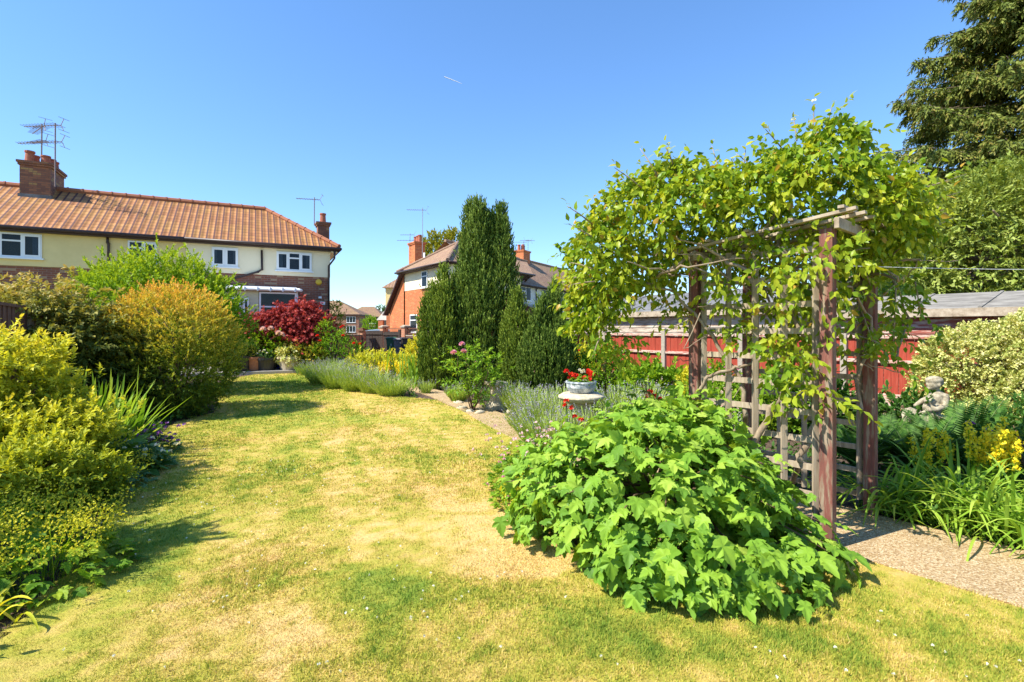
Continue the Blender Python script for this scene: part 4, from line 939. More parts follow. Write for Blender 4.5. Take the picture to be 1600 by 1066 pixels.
# parked car behind the gates
def car(x, y, rz):
    r = empty('parked_car', (x, y, .02), 'pale blue grey car whose sloping windscreen shows above the dark gates', 'car', rz)
    side = [(-2.0, .35), (-2.05, .75), (-1.9, .92), (-1.0, 1.0), (-.45, 1.42), (.3, 1.5), (1.3, 1.46), (1.85, 1.05), (2.05, .95), (2.08, .4)]
    low = [(-2.0, .35), (-2.05, .75), (-1.9, .92), (-1.05, 1.0), (1.85, 1.0), (2.05, .95), (2.08, .4)]
    def ext(pts, w0, ins=0):
        m = MB(); n = len(pts); V = [(a, -w0+ins*max(0, z-1)*.45, z) for a, z in pts]+[(a, w0-ins*max(0, z-1)*.45, z) for a, z in pts]
        return m.add(V, [tuple(range(n)), tuple(range(n, 2*n))[::-1]]+[(i, n+i, n+(i+1) % n, (i+1) % n) for i in range(n)])
    ext(low, .85).build('body', M['car_paint'], r, bevel=.05)
    ext([(-1.0, .99), (-.45, 1.42), (.3, 1.5), (1.3, 1.46), (1.8, .99)], .83, 1).build('cabin', M['car_paint'], r, bevel=.03)
    mb = MB(); mb.V = [(-1.02, -.68, 1.03), (-1.02, .68, 1.03), (-.5, .56, 1.41), (-.5, -.56, 1.41)]; mb.Fc = [(0, 1, 2, 3)]; g = mb.build('windscreen', glassmat('car_glass', (.6, .7, .75), .7), r)
    for v in g.data.vertices: v.co.x -= .04; v.co.z += .02
    for s in (-1, 1):
        mb = MB(); mb.V = [(-.8, s*.84, 1.04), (1.6, s*.84, 1.04), (1.2, s*.68, 1.4), (-.4, s*.68, 1.4)]; mb.Fc = [(0, 1, 2, 3)]; mb.build('side_window', glassmat('car_side', (.4, .45, .5), .7), r)
        mb = MB(); mb.ball((-1.98, s*.6, .72), (.12, .16, .09)); mb.build('headlight', M['upvc'], r)
        for xx in (-1.3, 1.3):
            mb = MB(); mb.tube([(xx, s*.68, .32), (xx, s*.88, .32)], .32, 20); w_ = mb.build('wheel', M['rubber'], r)
            mb = MB(); mb.tube([(xx, s*.8, .32), (xx, s*.89, .32)], .19, 14); mb.build('rim', M['alu_grey'], w_)
b = pa2(583, 36); car(b[0], b[1], .35)

# ================================================================== THE ARCH
A1, A2, A3, A4 = (np.array(p) for p in ((2.14, 3.47), (2.87, 4.10), (1.52, 4.24), (2.25, 4.87)))
ar = empty('rose_arch', ((A1[0]+A4[0])/2, (A1[1]+A4[1])/2, 0), 'wooden garden arch with flaking red posts, slatted roof and square trellis sides over the path', 'garden arch')
o_ = np.array([ar.location.x, ar.location.y]); rzw = math.atan2((A2-A1)[1], (A2-A1)[0])
u_ = (A3-A1)/np.linalg.norm(A3-A1); v_ = (A2-A1)/np.linalg.norm(A2-A1)
for a in (A1, A2, A3, A4):
    c = a-o_; mb = MB(); mb.box((c[0], c[1], 1.08), (.082, .082, 2.2), rz=rzw); mb.build('post', M['redpaint'], ar, bevel=.004)
def roofz(t): return 2.235-.10*t
mb_ = []
for k, t in enumerate((-.09, .93)):           # cross bearers between the posts
    a = A1+u_*t-v_*.12-o_; b = A1+u_*t+v_*1.1-o_; z = roofz(t)-.05
    for s in (-1,):
        mb = MB(); mb.bar((*(a), z), (*(b), z), .03, .07); mb.build('bearer', M['weathered_x'], ar, bevel=.003)
for k in range(7):                            # long laths along the path direction
    q = -.1+k*.19; rr = random.Random(k)
    a = A1-u_*.2+v_*q-o_; b = A1+u_*(1.14+rr.uniform(-.05, .12))+v_*q-o_
    mb = MB(); mb.bar((*a, roofz(-.2)+.018), (*b, roofz(1.3)+.018+rr.uniform(-.01, .01)), .04, .022); mb.build('roof_lath', M['weathered_x'], ar, bevel=.002)
for k in range(5):
    t = -.12+k*.31; a = A1+u_*t-v_*.14-o_; b = A1+u_*t+v_*1.12-o_; z = roofz(t)+.043
    mb = MB(); mb.bar((*a, z), (*b, z), .038, .02); mb.build('cross_lath', M['weathered_x'], ar, bevel=.002)
def trellis(pa_, pb_, n, zs, name='trellis'):
    """side trellis: verticals then horizontals, one part"""
    d = (pb_-pa_); L_ = np.linalg.norm(d); d = d/L_; nn = np.array([d[1], -d[0]]); mb = MB()
    for i in range(n+1):
        c = pa_+d*(.075+(L_-.15)*i/n)-o_-nn*.0; mb.bar((*c, .12), (*(c+.001), 2.1), .04, .02)
    for z in zs:
        a = pa_+d*.045-o_+nn*.021; b = pb_-d*.045-o_+nn*.021; mb.bar((*a, z), (*b, z), .018, .042)
    return mb.build(name, M['weathered'], ar)
zs = [.16, .35, .54, .73, .92, 1.11, 1.30, 1.49, 1.68, 1.87, 2.06]
trellis(A1, A3, 4, zs); trellis(A2, A4, 4, zs)
# washing line
l0 = at(1300, 415, 3.5); l1 = np.array([9.5, 4.6, 2.25]); mb = MB()
mb.tube([l0+(l1-l0)*t-np.array([0, 0, .10*4*t*(1-t)]) for t in np.linspace(0, 1, 12)], .0022, 5)
o = mb.build('washing_line', M['wire']); tag(o, 'pale grey washing line stretched from the arch post across to the right', 'washing line')
mb = MB(); mb.tube([(9.5, 4.6, 0), (9.5, 4.6, 2.35)], .03, 8); tag(mb.build('line_post', M['iron']), 'thin post that carries the far end of the washing line', 'post')

# ================================================================== STONE ORNAMENTS
p = G(775, 640); bb = empty('bird_bath', p, 'small square topped sandstone pedestal on the corner of the lawn', 'bird bath', .5)
mb = MB(); mb.box((0, 0, .05), (.3, .3, .1)); mb.box((0, 0, .12), (.24, .24, .05), taper=.8); mb.build('base', M['stone'], bb, bevel=.012)
mb = MB(); mb.box((0, 0, .28), (.19, .19, .3), taper=.85); mb.build('pedestal', M['stone'], bb, bevel=.015)
mb = MB(); mb.box((0, 0, .445), (.26, .26, .04)); mb.box((0, 0, .495), (.34, .34, .06)); mb.build('top_slab', M['stone'], bb, bevel=.012)
rs = random.Random(4)
for i, (px, py) in enumerate([(722, 640), (735, 646), (750, 648), (716, 632), (800, 646), (812, 640), (728, 628), (790, 632)]):
    q = G(px, py); mb = MB(); mb.ball((0, 0, 0), (.09+rs.random()*.05, .06+rs.random()*.03, .045), 9, 6)
    o = mb.build('edging_stone', M['stone'], smooth=True); o.location = (q[0], q[1], .03); o.rotation_euler = (rs.uniform(-.2, .2), 0, rs.uniform(0, 3))
    for v in o.data.vertices: v.co *= 1+.25*math.sin(v.co.x*60+v.co.y*90+i)
    tag(o, ['pale flat edging stone at the foot of the pink rose', 'pale flat edging stone at the foot of the pink rose', 'pale flat edging stone at the foot of the pink rose', 'pale flat edging stone at the foot of the pink rose', 'rounded stone in the soil just right of the stone pedestal', 'rounded stone in the soil just right of the stone pedestal', 'pale flat edging stone at the foot of the pink rose', 'rounded stone in the soil just right of the stone pedestal'][i], 'stone', 'stones round the pink rose and pedestal')
p = np.array([.945, 7.0, 0]); st = empty('stone_table', p, 'round sandstone pedestal table carrying the bowl of red begonias', 'pedestal')
mb = MB(); mb.lathe((0, 0, 0), [(.22, 0), (.22, .08), (.15, .12), (.13, .3), (.15, .46), (.19, .5)], 8); mb.build('pedestal', M['stone'], st)
mb = MB(); mb.lathe((0, 0, .5), [(.17, 0), (.27, .035), (.315, .075), (.31, .10), (.24, .135), (.1, .14)], 28); mb.build('top_slab', M['stone'], st, bevel=.006)
bw = empty('planter_bowl', (.945, 7.0, .642), 'blue and white glazed bowl full of red begonias on the round stone table', 'planter')
mb = MB(); mb.lathe((0, 0, 0), [(.15, 0), (.165, .01), (.2, .07), (.205, .13), (.215, .135), (.21, .155), (.19, .155), (.18, .11)], 28); mb.build('bowl', M['bowl'], bw)
mb = MB(); mb.lathe((0, 0, .105), [(.18, 0), (.17, .01)], 20); mb.build('soil', M['soil'], bw)

# ---- statue: reclining youth leaning on a shell, one remeshed stone body
def blobmesh(name, mat, parent, balls, tubes, vox=.009, smooth_it=5):
    mb = MB()
    for c, r in balls: mb.ball(c, r, 16, 12)
    for pts, rad in tubes: mb.tube(pts, rad, 12); mb.ball(pts[0], rad[0], 12, 8); mb.ball(pts[-1], rad[-1], 12, 8)
    me = bpy.data.meshes.new(name); me.from_pydata([tuple(map(float, v)) for v in mb.V], [], mb.Fc)
    o = bpy.data.objects.new(name, me); COL.objects.link(o)
    m = o.modifiers.new('r', 'REMESH'); m.mode = 'VOXEL'; m.voxel_size = vox; m.use_smooth_shade = True
    s = o.modifiers.new('s', 'SMOOTH'); s.iterations = smooth_it; s.factor = .5
    dg = bpy.context.evaluated_depsgraph_get(); m2 = bpy.data.meshes.new_from_object(o.evaluated_get(dg)); bpy.data.objects.remove(o)
    m2.materials.clear(); m2.materials.append(mat); q = bpy.data.objects.new(name, m2); COL.objects.link(q); q.parent = parent; return q
sY = 6.3
def sp_(px, py, d=0): q = at(px, py, sY); return (q[0]-stx, d, q[2]-stz)
stx = at(1455, 0, sY)[0]; stz = .29
ss = empty('statue', (stx, sY, stz), 'weathered stone statue of a reclining figure looking left, in front of the variegated shrub', 'statue')
H_ = sp_(1459, 592)
balls = [(H_, (.088, .085, .1)), ((H_[0]+.012, .0, H_[2]+.045), (.112, .098, .062)), ((H_[0]+.1, .0, H_[2]+.012), (.04, .05, .045)),
         ((H_[0]-.083, -.0, H_[2]-.012), (.022, .016, .024)), ((H_[0]-.06, 0, H_[2]-.062), (.035, .035, .022)), ((H_[0]-.07, -.0, H_[2]-.037), (.02, .026, .008)),
         ((H_[0]-.068, -.036, H_[2]+.004), (.012, .014, .008)), ((H_[0]+.02, -.088, H_[2]-.01), (.02, .014, .03)),
         (sp_(1466, 617), (.12, .1, .11)), (sp_(1457, 634), (.125, .1, .1)), (sp_(1450, 622, -.02), (.07, .07, .06)),
         (sp_(1456, 652), (.16, .15, .09)), (sp_(1436, 662), (.14, .16, .08)), (sp_(1470, 668), (.14, .16, .1))]
tubes = [([sp_(1463, 603), sp_(1466, 611)], [.045, .06]),
         ([sp_(1473, 614, -.07), sp_(1468, 630, -.11), sp_(1452, 634, -.13), sp_(1437, 636, -.12), sp_(1431, 640, -.1)], [.05, .042, .036, .028, .024]),
         ([sp_(1471, 614, .08), sp_(1452, 624, .13), sp_(1438, 632, .12)], [.045, .036, .026]),
         ([sp_(1458, 650, -.04), sp_(1444, 648, -.1), sp_(1432, 664, -.12)], [.085, .07, .05]),
         ([sp_(1462, 652, .04), sp_(1440, 655, .08), sp_(1424, 668, .06)], [.085, .065, .045])]
ss.scale = (.86, .86, .9)
for k in range(5): tubes.append(([(sp_(1431, 640)[0]-.01, -.12+k*.012, sp_(1431, 640)[2]), (sp_(1431, 640)[0]-.045-.006*(k % 3), -.13+k*.016, sp_(1431, 640)[2]-.02)], [.009, .006]))
for k in range(6): tubes.append(([sp_(1446+k*5, 646, -.1), sp_(1443+k*6, 662, -.15)], [.018, .022]))
blobmesh('figure', M['stone_statue'], ss, balls, tubes)
sh = MB(); c = sp_(1418, 648, 0)
V = []; n = 15
for i in range(7):
    f = i/6
    for k in range(n):
        a = math.pi*k/(n-1); rr = .17*f*(1+.07*(k % 2)); V.append((c[0]+rr*math.cos(a)*1.15, c[1]-.1+.16*f*f*math.sin(a)-.03, c[2]-.08+rr*math.sin(a)*.95))
sh.add(V, [(i*n+k, i*n+k+1, (i+1)*n+k+1, (i+1)*n+k) for i in range(6) for k in range(n-1)])
q = sh.build('shell', M['stone_statue'], ss, smooth=True); m = q.modifiers.new('t', 'SOLIDIFY'); m.thickness = .035
mb = MB(); mb.box((-.08, 0, -.13), (.75, .38, .26)); mb.build('plinth', M['stone_statue'], ss, bevel=.02)

# ================================================================== PATIO POTS
def P_at(px, py, Y): q = at(px, py, Y); return (q[0], q[1], .12)
PY = 18.3
pots = [('plant_pot', 'large terracotta pot holding a yellowing feathery shrub on the patio edge', 397, 17.3, .24, .31, .46, 'terracotta'),
        ('plant_pot', 'black tub with white and pink bedding between the terracotta pots', 415, 17.45, .3, .36, .42, 'black_plastic'),
        ('plant_pot', 'rust coloured pot farther back behind the black tub', 427, 18.3, .24, .3, .5, 'terracotta'),
        ('plant_pot', 'glossy cobalt blue pot half hidden by the cream hosta pot', 441, 17.95, .2, .28, .45, 'blue_glaze'),
        ('plant_pot', 'wide cream stone pot overflowing with a pale hosta', 451.5, 17.6, .26, .36, .46, 'cream_pot'),
        ('plant_pot', 'grey stone pot right of the cream hosta pot', 468, 17.8, .22, .29, .36, 'grey_plastic'),
        ('plant_pot', 'wide black tub in deep shade at the left end of the patio', 371, 17.1, .42, .46, .5, 'black_plastic'),
        ('plant_pot', 'small dark pot at the right end of the patio row', 482, 18.1, .18, .24, .3, 'black_plastic')]
for nm, lb, px, Y, r0, r1, h, mt in pots:
    q = at(px, 570, Y); pot(nm, lb, (q[0], q[1], .12), r0, r1, h, mt, group='pots along the patio edge')
# ================================================================== PLANTS
rng0 = np.random.default_rng(77)
def tf_tip(lo, hi, z0, z1, a=.45, b=.45):
    """colour of the new growth: more towards the top of the plant and the tips of the twigs"""
    def f(P, ti, t, rng):
        h = np.clip((P[:, 2]-z0)/(z1-z0), 0, 1); return np.clip(lo+(hi-lo)*(a*h+b*t*h)+(ti-.5)*.45, 0, 1)
    return f
# ---- left bed
shrub('golden_shrub', 'tall golden yellow leaved shrub leaning in from the left edge in front of the fence', 'shrub', (-4.9, 4.8), [(-5.0, 4.75, 1.14, .72, .55, .36), (-5.2, 4.5, .7, .6, .5, .5), (-4.55, 4.85, .88, .36, .4, .22)],
      'azalea', 1050, .22, 14, .058, T_OV, 1, spread=70, up=.15, r0=.03, droop=.15, tintf=tf_tip(.1, .95, .4, 1.5))
shrub('golden_shrub', 'low spreading golden shrub with tiered branches above the lime flowers', 'shrub', (-4.2, 4.2), [(-4.05, 4.6, .6, .42, .4, .22), (-3.72, 4.0, .36, .34, .35, .28), (-4.4, 4.2, .5, .45, .45, .34), (-4.3, 4.9, .5, .3, .3, .2), (-3.55, 4.3, .22, .25, .25, .18)],
      'azalea', 1400, .19, 14, .05, T_OV, 2, spread=70, up=.15, r0=.025, droop=.15, tintf=tf_tip(.05, .9, .1, .95))
shrub('golden_shrub', 'tall unseen golden shrub beyond the left edge, added so its branchy shadow falls on the lawn', 'shrub', (-4.3, 2.75), [(-4.2, 2.8, 1.98, .36, .32, .32), (-4.4, 2.95, 1.55, .32, .3, .32), (-4.1, 2.55, 1.45, .3, .28, .28), (-4.4, 2.6, .9, .4, .4, .5), (-3.95, 2.95, 1.85, .2, .18, .14)],  # out of view, added to cast the shadow patch on the lawn
      'azalea', 620, .24, 14, .06, T_OV, 6, spread=70, up=.15, r0=.03, droop=.1)
shrub('bronze_shrub', 'dark bronze green shrub with arching brownish shoots against the board fence', 'shrub', (-7, 8), [(-7.15, 8.0, 1.2, .88, .85, 1.0), (-8.0, 8.2, 1.3, .9, .8, .95), (-6.5, 8.6, .9, .5, .6, .7)],
      'brownleaf', 1500, .4, 14, .09, T_OV, 3, spread=60, up=-.15, r0=.04, droop=.35, tintf=tf_tip(.0, 1.0, .7, 2.3))
shrub('orange_tipped_shrub', 'rounded shrub glowing orange and yellow at its tips beside the lawn', 'shrub', (-6.05, 9.0), [(-6.05, 9.1, 1.15, 1.08, 1.0, 1.08), (-5.7, 8.8, .8, .75, .7, .75), (-6.5, 9.0, 1.0, .8, .8, .9)],
      'orange', 3400, .2, 16, .045, T_OV, 4, spread=60, up=.3, r0=.03, updir=.35, droop=.05, stems=10, tintf=tf_tip(.1, .85, .5, 2.35, .6, .4))
shrub('green_shrub', 'big bright green shrub rising behind the orange tipped one below the yellow house', 'shrub', (-8.5, 12.3), [(-8.3, 12.2, 1.95, 1.5, 1.4, 1.3), (-9.4, 12.6, 2.05, 1.2, 1.1, 1.1), (-7.5, 12.0, 1.75, 1.1, 1.0, 1.0), (-9.9, 12.4, 2.75, .6, .4, .16)],
      'green', 1900, .4, 18, .085, T_OV, 5, spread=60, up=.2, r0=.05, updir=.5, tintf=tf_tip(.3, 1.1, .8, 3.2))
# strap leaved plants
def straps(name, label, cat, base, n, L, W, lean, droop, mat='strap', seed=0, spread=.12, group=None, azim=None, up=1.0, scale=None, root=None, part='foliage'):
    rng = np.random.default_rng(seed+200); base = np.array([base[0], base[1], 0.]); r = root or empty(name, base, label, cat, group=group)
    P = base[None]+np.stack([rng.normal(0, spread, n), rng.normal(0, spread, n), np.full(n, .0)], 1)
    az = rng.uniform(0, 6.28, n) if azim is None else rng.normal(azim[0], azim[1], n)
    ln = np.abs(rng.normal(lean, lean*.5, n)); D = np.stack([np.cos(az)*ln, np.sin(az)*ln, np.full(n, up)], 1)
    ribbons(part, LM[mat], r, P, D, L*rng.uniform(.6, 1.15, n), W*rng.uniform(.7, 1.2, n), droop*rng.uniform(.5, 1.4, n), rng.random(n), base, 7)
    return r
straps('sword_leaf_plant', 'clump of upright sword shaped leaves nearest the bronze shrub', 'plant', (-5.15, 6.5), 34, 1.0, .045, .25, .12, seed=1, spread=.1, azim=(.3, .9))
straps('sword_leaf_plant', 'wide fan of bright sword shaped leaves leaning over the lawn edge', 'plant', (-4.75, 5.9), 85, .98, .042, .5, .14, seed=2, spread=.16, azim=(.25, .75))
straps('sword_leaf_plant', 'few arching strap leaves at the bottom left corner of the lawn', 'plant', (-2.62, 2.62), 14, .42, .026, .7, .5, 'lime', seed=3, spread=.06)
# lady's mantle with lime flower sprays
def round_leaf_mound(r, base, rad, n, size, mat, seed, h=.12):
    rng = np.random.default_rng(seed); base = np.array([*base[:2], 0.])
    a = rng.uniform(0, 6.28, n); d = np.sqrt(rng.random(n))*rad
    P = base+np.stack([np.cos(a)*d, np.sin(a)*d, h*(1.2-(d/rad)**2)*rng.uniform(.5, 1.1, n)], 1)
    D = nrm(np.stack([np.cos(a), np.sin(a), rng.normal(.1, .25, n)], 1)+rng.normal(0, .3, (n, 3))); N_ = np.stack([np.cos(a)*.3, np.sin(a)*.3, np.ones(n)], 1)+rng.normal(0, .25, (n, 3))
    return leaves('foliage', LM[mat], r, P, D, N_, size*rng.uniform(.7, 1.2, n), T_LOBE, rng.random(n), r.location)
def sprays(r, base, rad, n, h0, h1, mat, seed, heads=26, hs=.009, spr=.045, lean=.5):
    rng = np.random.default_rng(seed); base = np.array([*base[:2], 0.])
    a = rng.uniform(0, 6.28, n); d = rng.random(n)*rad*.5; P = base+np.stack([np.cos(a)*d, np.sin(a)*d, np.zeros(n)], 1)
    D = np.stack([np.cos(a)*lean*rng.random(n)*1.5, np.sin(a)*lean*rng.random(n)*1.5, np.ones(n)], 1)
    _, T = ribbons('flower_stem', LM['green'], r, P, D, rng.uniform(h0, h1, n), .004, .12, rng.random(n), r.location, 4, 'stem', 0)
    Q = np.repeat(T, heads, 0)+rng.normal(0, spr, (n*heads, 3)); m = len(Q)
    Q = np.repeat(Q, 3, 0); o = leaves('flower_heads', LM[mat], r, Q, nrm(rng.normal(size=(m*3, 3))), rng.normal(size=(m*3, 3)), np.full(m*3, hs), T_PET, rng.random(m*3), r.location); o['kind'] = 'stuff'
lm = empty('ladys_mantle', (-2.78, 3.05, 0), 'frothy lime yellow flowers over round leaves in the bottom left corner', 'plant')
round_leaf_mound(lm, (-2.78, 3.05), .42, 260, .085, 'green', 1, .24); sprays(lm, (-2.8, 3.1), .5, 85, .3, .55, 'lime', 2, 30, .0095, .035)
lm2 = empty('ladys_mantle', (-3.6, 4.95, 0), 'small patch of lime yellow flowers at the lawn edge above the purple blooms', 'plant')
round_leaf_mound(lm2, (-3.75, 4.85), .28, 80, .09, 'blue_green', 3, .15); sprays(lm2, (-3.72, 4.8), .3, 40, .22, .38, 'lime', 4, 24, .009, .035)
lm2['label'] = 'small patch of lime yellow flowers between golden shrub and lawn'
for i, (c, n, fm, lb) in enumerate((((-4.35, 6.15), 46, 'purple', 'low purple flowered mound at the lawn edge below the sword leaves'), ((-3.95, 5.45), 26, 'white', 'low white flowered mound at the lawn edge between lime and purple blooms'))):
    r = empty('bedding_plant', (c[0], c[1], 0), lb, 'plant'); round_leaf_mound(r, c, .3, 200, .06, 'dark' if i == 0 else 'blue_green', 10+i, .22)
    g = np.random.default_rng(i+5); pts = [(c[0]+g.normal(.03, .13), c[1]+g.normal(0, .2), g.uniform(.12, .34)) for _ in range(n)]; blooms(r, pts, .026, fm, petals=7, seed=i)
r = empty('hosta', (-4.1, 5.2, 0), 'dark green broad leaved clump under the golden shrub', 'plant'); round_leaf_mound(r, (-4.15, 5.25), .45, 130, .17, 'fern', 21, .3)
r = empty('hosta', (-4.4, 3.6, 0), 'shaded green leafy clump at the left edge behind the lime flowers', 'plant'); round_leaf_mound(r, (-3.7, 3.3), .6, 340, .1, 'green', 22, .35)

# ---- lavender
def lavender(label, base, rad, h, seed, n=230, group='lavender plants', fl=.38, bloom=True):
    rng = np.random.default_rng(seed+900); r = empty('lavender', (base[0], base[1], 0), label, 'lavender', group=group)
    B = np.array([base[0], base[1], 0.]); a = rng.uniform(0, 6.28, n); ln = np.sqrt(rng.random(n))*rad/h*1.15
    P = B+np.stack([np.cos(a)*ln*rad*.45, np.sin(a)*ln*rad*.45, np.full(n, 0.)], 1)+rng.normal(0, .02, (n, 3))*[1, 1, 0]
    D = np.stack([np.cos(a)*ln, np.sin(a)*ln, np.ones(n)], 1)
    _, T = ribbons('flower_stem', LM['lav'], r, P, D, h*rng.uniform(.75, 1.1, n)*1.02, .007, .06, rng.random(n), B, 4, 'stem', 0, twist=1)
    # leafy lower part
    m = int(n*1.3); a2 = rng.uniform(0, 6.28, m); l2 = np.sqrt(rng.random(m))*rad/h*1.2; P2 = B+np.stack([np.cos(a2)*l2*rad*.5, np.sin(a2)*l2*rad*.5, np.full(m, 0.)], 1)
    D2 = nrm(np.stack([np.cos(a2)*l2, np.sin(a2)*l2, np.ones(m)], 1)); p = sprigs(rng, P2, D2, h*rng.uniform(.4, .72, m), 11, .06, 30, .03, .2)
    ok = p[0][:, 2] > 0; leaves('foliage', LM['lav'], r, p[0][ok], p[1][ok], p[2][ok], p[3][ok], T_NE, p[4][ok]*.9, B, 1.2)
    if bloom:
        k = rng.random(n) < fl; T = T[k]; dd = nrm(D[k]); q = len(T)
        Q = np.repeat(T, 9, 0)+np.repeat(dd, 9, 0)*rng.uniform(-.05, .03, (q*9, 1))
        o = leaves('flower_heads', LM['lavflower'], r, Q, nrm(np.repeat(dd, 9, 0)*.8+rng.normal(0, .6, (q*9, 3))), rng.normal(size=(q*9, 3)), np.full(q*9, .016), T_DI, rng.random(q*9), B, 1.6); o['kind'] = 'stuff'
    return r
lavL = [(498, 599, .42, .62, 'lavender at the far left end of the row, nearest the patio pots'), (524, 606, .45, .66, 'second lavender from the patio end of the row'), (553, 610, .46, .64, 'third lavender of the lawn edge row, brightest green'),
        (583, 613, .46, .6, 'lavender in front of the yellow flower spikes'), (612, 617, .44, .5, 'grey green lavender closing the row beside the path'), (515, 590, .4, .66, 'hazy lavender behind the row near the red roses'),
        (545, 594, .4, .62, 'back row lavender between the roses and golden shrub'), (575, 598, .4, .55, 'back row lavender just before the golden shrub')]
for i, (px, py, rd, h, lb) in enumerate(lavL): q = G(px, py+2); lavender(lb, q, rd, h, i, 260)
lavM = [(.42, 7.9, .42, .62, 'lavender right behind the stone pedestal on the lawn corner'), (.55, 7.2, .42, .6, 'lavender just left of the round stone table'), (.3, 7.1, .38, .52, 'lavender spilling over the lawn corner left of the stone table'), (.45, 6.3, .42, .55, 'lavender in front of the stone table above the pale pink flowers'), (1.0, 6.35, .4, .56, 'lavender right in front of the stone table pedestal'),
        (.75, 8.3, .4, .62, 'lavender behind the bowl of begonias, below the bushy conifer'), (1.65, 8.0, .45, .66, 'lavender immediately right of the stone table'), (2.15, 8.2, .42, .66, 'lavender between the stone table lavender and the peony'), (1.6, 7.1, .42, .6, 'lavender behind the lobed leaf shrub, centre'), (2.1, 7.2, .42, .6, 'lavender seen just left of the arch posts'), (2.35, 6.3, .4, .55, 'lavender seen through the left trellis of the arch')]
for i, (x, y, rd, h, lb) in enumerate(lavM): lavender(lb, (x, y), rd, h, 20+i, 330)
for i, (px, py, rd, h, lb) in enumerate([(665, 616, .22, .38, 'small grey lavender tuft left of the path gap'), (712, 624, .2, .3, 'small grey lavender tuft at the foot of the pink rose')]): q = G(px, py); lavender(lb, q, rd, h, 50+i, 60)

# ---- upright conifers
def conifer(label, base, tops, mat, seed, rp=.24, n=2000, size=.085, L=.26, tint0=0):
    """tops: (dx, dy, height, radius) of each flame shaped stem"""
    bl = [(base[0]+dx, base[1]+dy, h*.5, r_, r_, h*.52) for dx, dy, h, r_ in tops]
    return shrub('conifer', label, 'conifer', base, bl, mat, int(n*1.5), L*.88, 12, size*.8, T_NE, seed, spread=38, droop=-.05, up=.5, outw=.42, updir=1.0, inner=.25, stems=6, r0=.05, stemmat='bark', rnd=.2, rad_jit=.08, Wd=1.7, nup=.2, tintf=lambda P, ti, t, g: np.clip(ti*.55+.45*t+.35*(vnoise(P[:, 0]*2.2+P[:, 1], P[:, 2]*.8, 1.6, 5)-.5), 0, 1))
def flame(n, R_, H, seed, k=.42):
    rng = np.random.default_rng(seed); o = [(0, 0, H, .3)]
    for i in range(n):
        a = i*2.4; r_ = R_*math.sqrt((i+.5)/n); o.append((math.cos(a)*r_, math.sin(a)*r_, H*(1-k*(r_/R_)**1.6)*rng.uniform(.86, 1.0), rng.uniform(.15, .24)))
    return o
fm = flame(28, .62, 4.75, 3, .45)+[(.55, .0, 4.65, .26), (.62, -.15, 4.3, .26), (-.25, -.1, 4.7, .25), (.75, .1, 3.6, .26), (.3, 0, 4.45, .26), (.42, .1, 4.3, .24), (.15, -.15, 4.55, .22), (-.68, 0, 2.9, .24), (-.7, -.1, 2.3, .24), (-.05, -.3, 4.75, .2)]
conifer('tallest dark green conifer, many pointed plumes, in the middle of the garden', (-.86, 13.4), fm, 'conifer', 11, n=6500, size=.1, L=.3)
conifer('slim ragged conifer hugging the left side of the tallest one', (-1.98, 12.9), [(0, 0, 2.6, .2), (.25, .1, 3.0, .2), (-.15, -.05, 2.3, .2), (.12, -.15, 2.2, .22), (.3, -.1, 2.6, .2)], 'conifer_gold', 12, n=1900, size=.085)
conifer('narrow golden green conifer between the tallest and the bushy one', (.12, 12.4), [(0, 0, 2.4, .2), (-.18, .05, 1.9, .2), (.14, -.05, 1.8, .2), (0, -.15, 1.4, .22)], 'conifer_gold', 13, n=1500, size=.08)
conifer('broad bushy conifer with twin tops right of the golden one', (.72, 12.0), [(0, 0, 2.2, .2), (.28, .05, 2.6, .17), (-.12, .0, 1.9, .22), (.42, -.1, 1.7, .22), (-.3, -.1, 1.4, .2), (.1, -.3, 1.4, .3), (.55, 0, 1.3, .22), (-.25, -.25, 1.1, .25), (.35, -.3, 1.0, .25)], 'conifer', 14, n=2600, size=.085)

# ---- middle bed shrubs and flowers
shrub('golden_shrub', 'low golden yellow shrub in front of the dark driveway gates', 'shrub', (-3.8, 15.6), [(-3.9, 15.6, .48, .9, .5, .32), (-3.0, 15.4, .4, .5, .45, .28), (-4.6, 15.9, .45, .5, .4, .3)], 'azalea', 420, .22, 10, .09, T_OV, 31, tintf=tf_tip(.25, .8, .1, .8))
shrub('golden_shrub', 'rounded yellow green bush right of the wheelie bins', 'shrub', (-3.55, 20), [(-3.55, 20, .62, .58, .5, .55)], 'lime', 360, .25, 10, .09, T_OV, 32)
shrub('pink_rose', 'pale pink rose bush with airy branches at the lawn edge before the conifers', 'rose', (-.72, 9.4), [(-.72, 9.4, .95, .42, .35, .3), (-.95, 9.3, .7, .3, .3, .3), (-.4, 9.5, .85, .3, .3, .3), (-.6, 9.3, .5, .3, .28, .25)], 'green', 130, .2, 9, .075, T_OV, 33, spread=70, stems=12, r0=.012, updir=.3,
      droop=.25, up=0)
rp = bpy.data.objects['pink_rose']
blooms(rp, [at(722, 539, 9.3), at(709, 552, 9.2), at(725, 550, 9.3)], .06, 'pink', petals=26, seed=9)
blooms(rp, [at(x, y, 9.3) for x, y in ((744, 566), (752, 586), (731, 562))], .03, 'palepink', petals=8, seed=10)
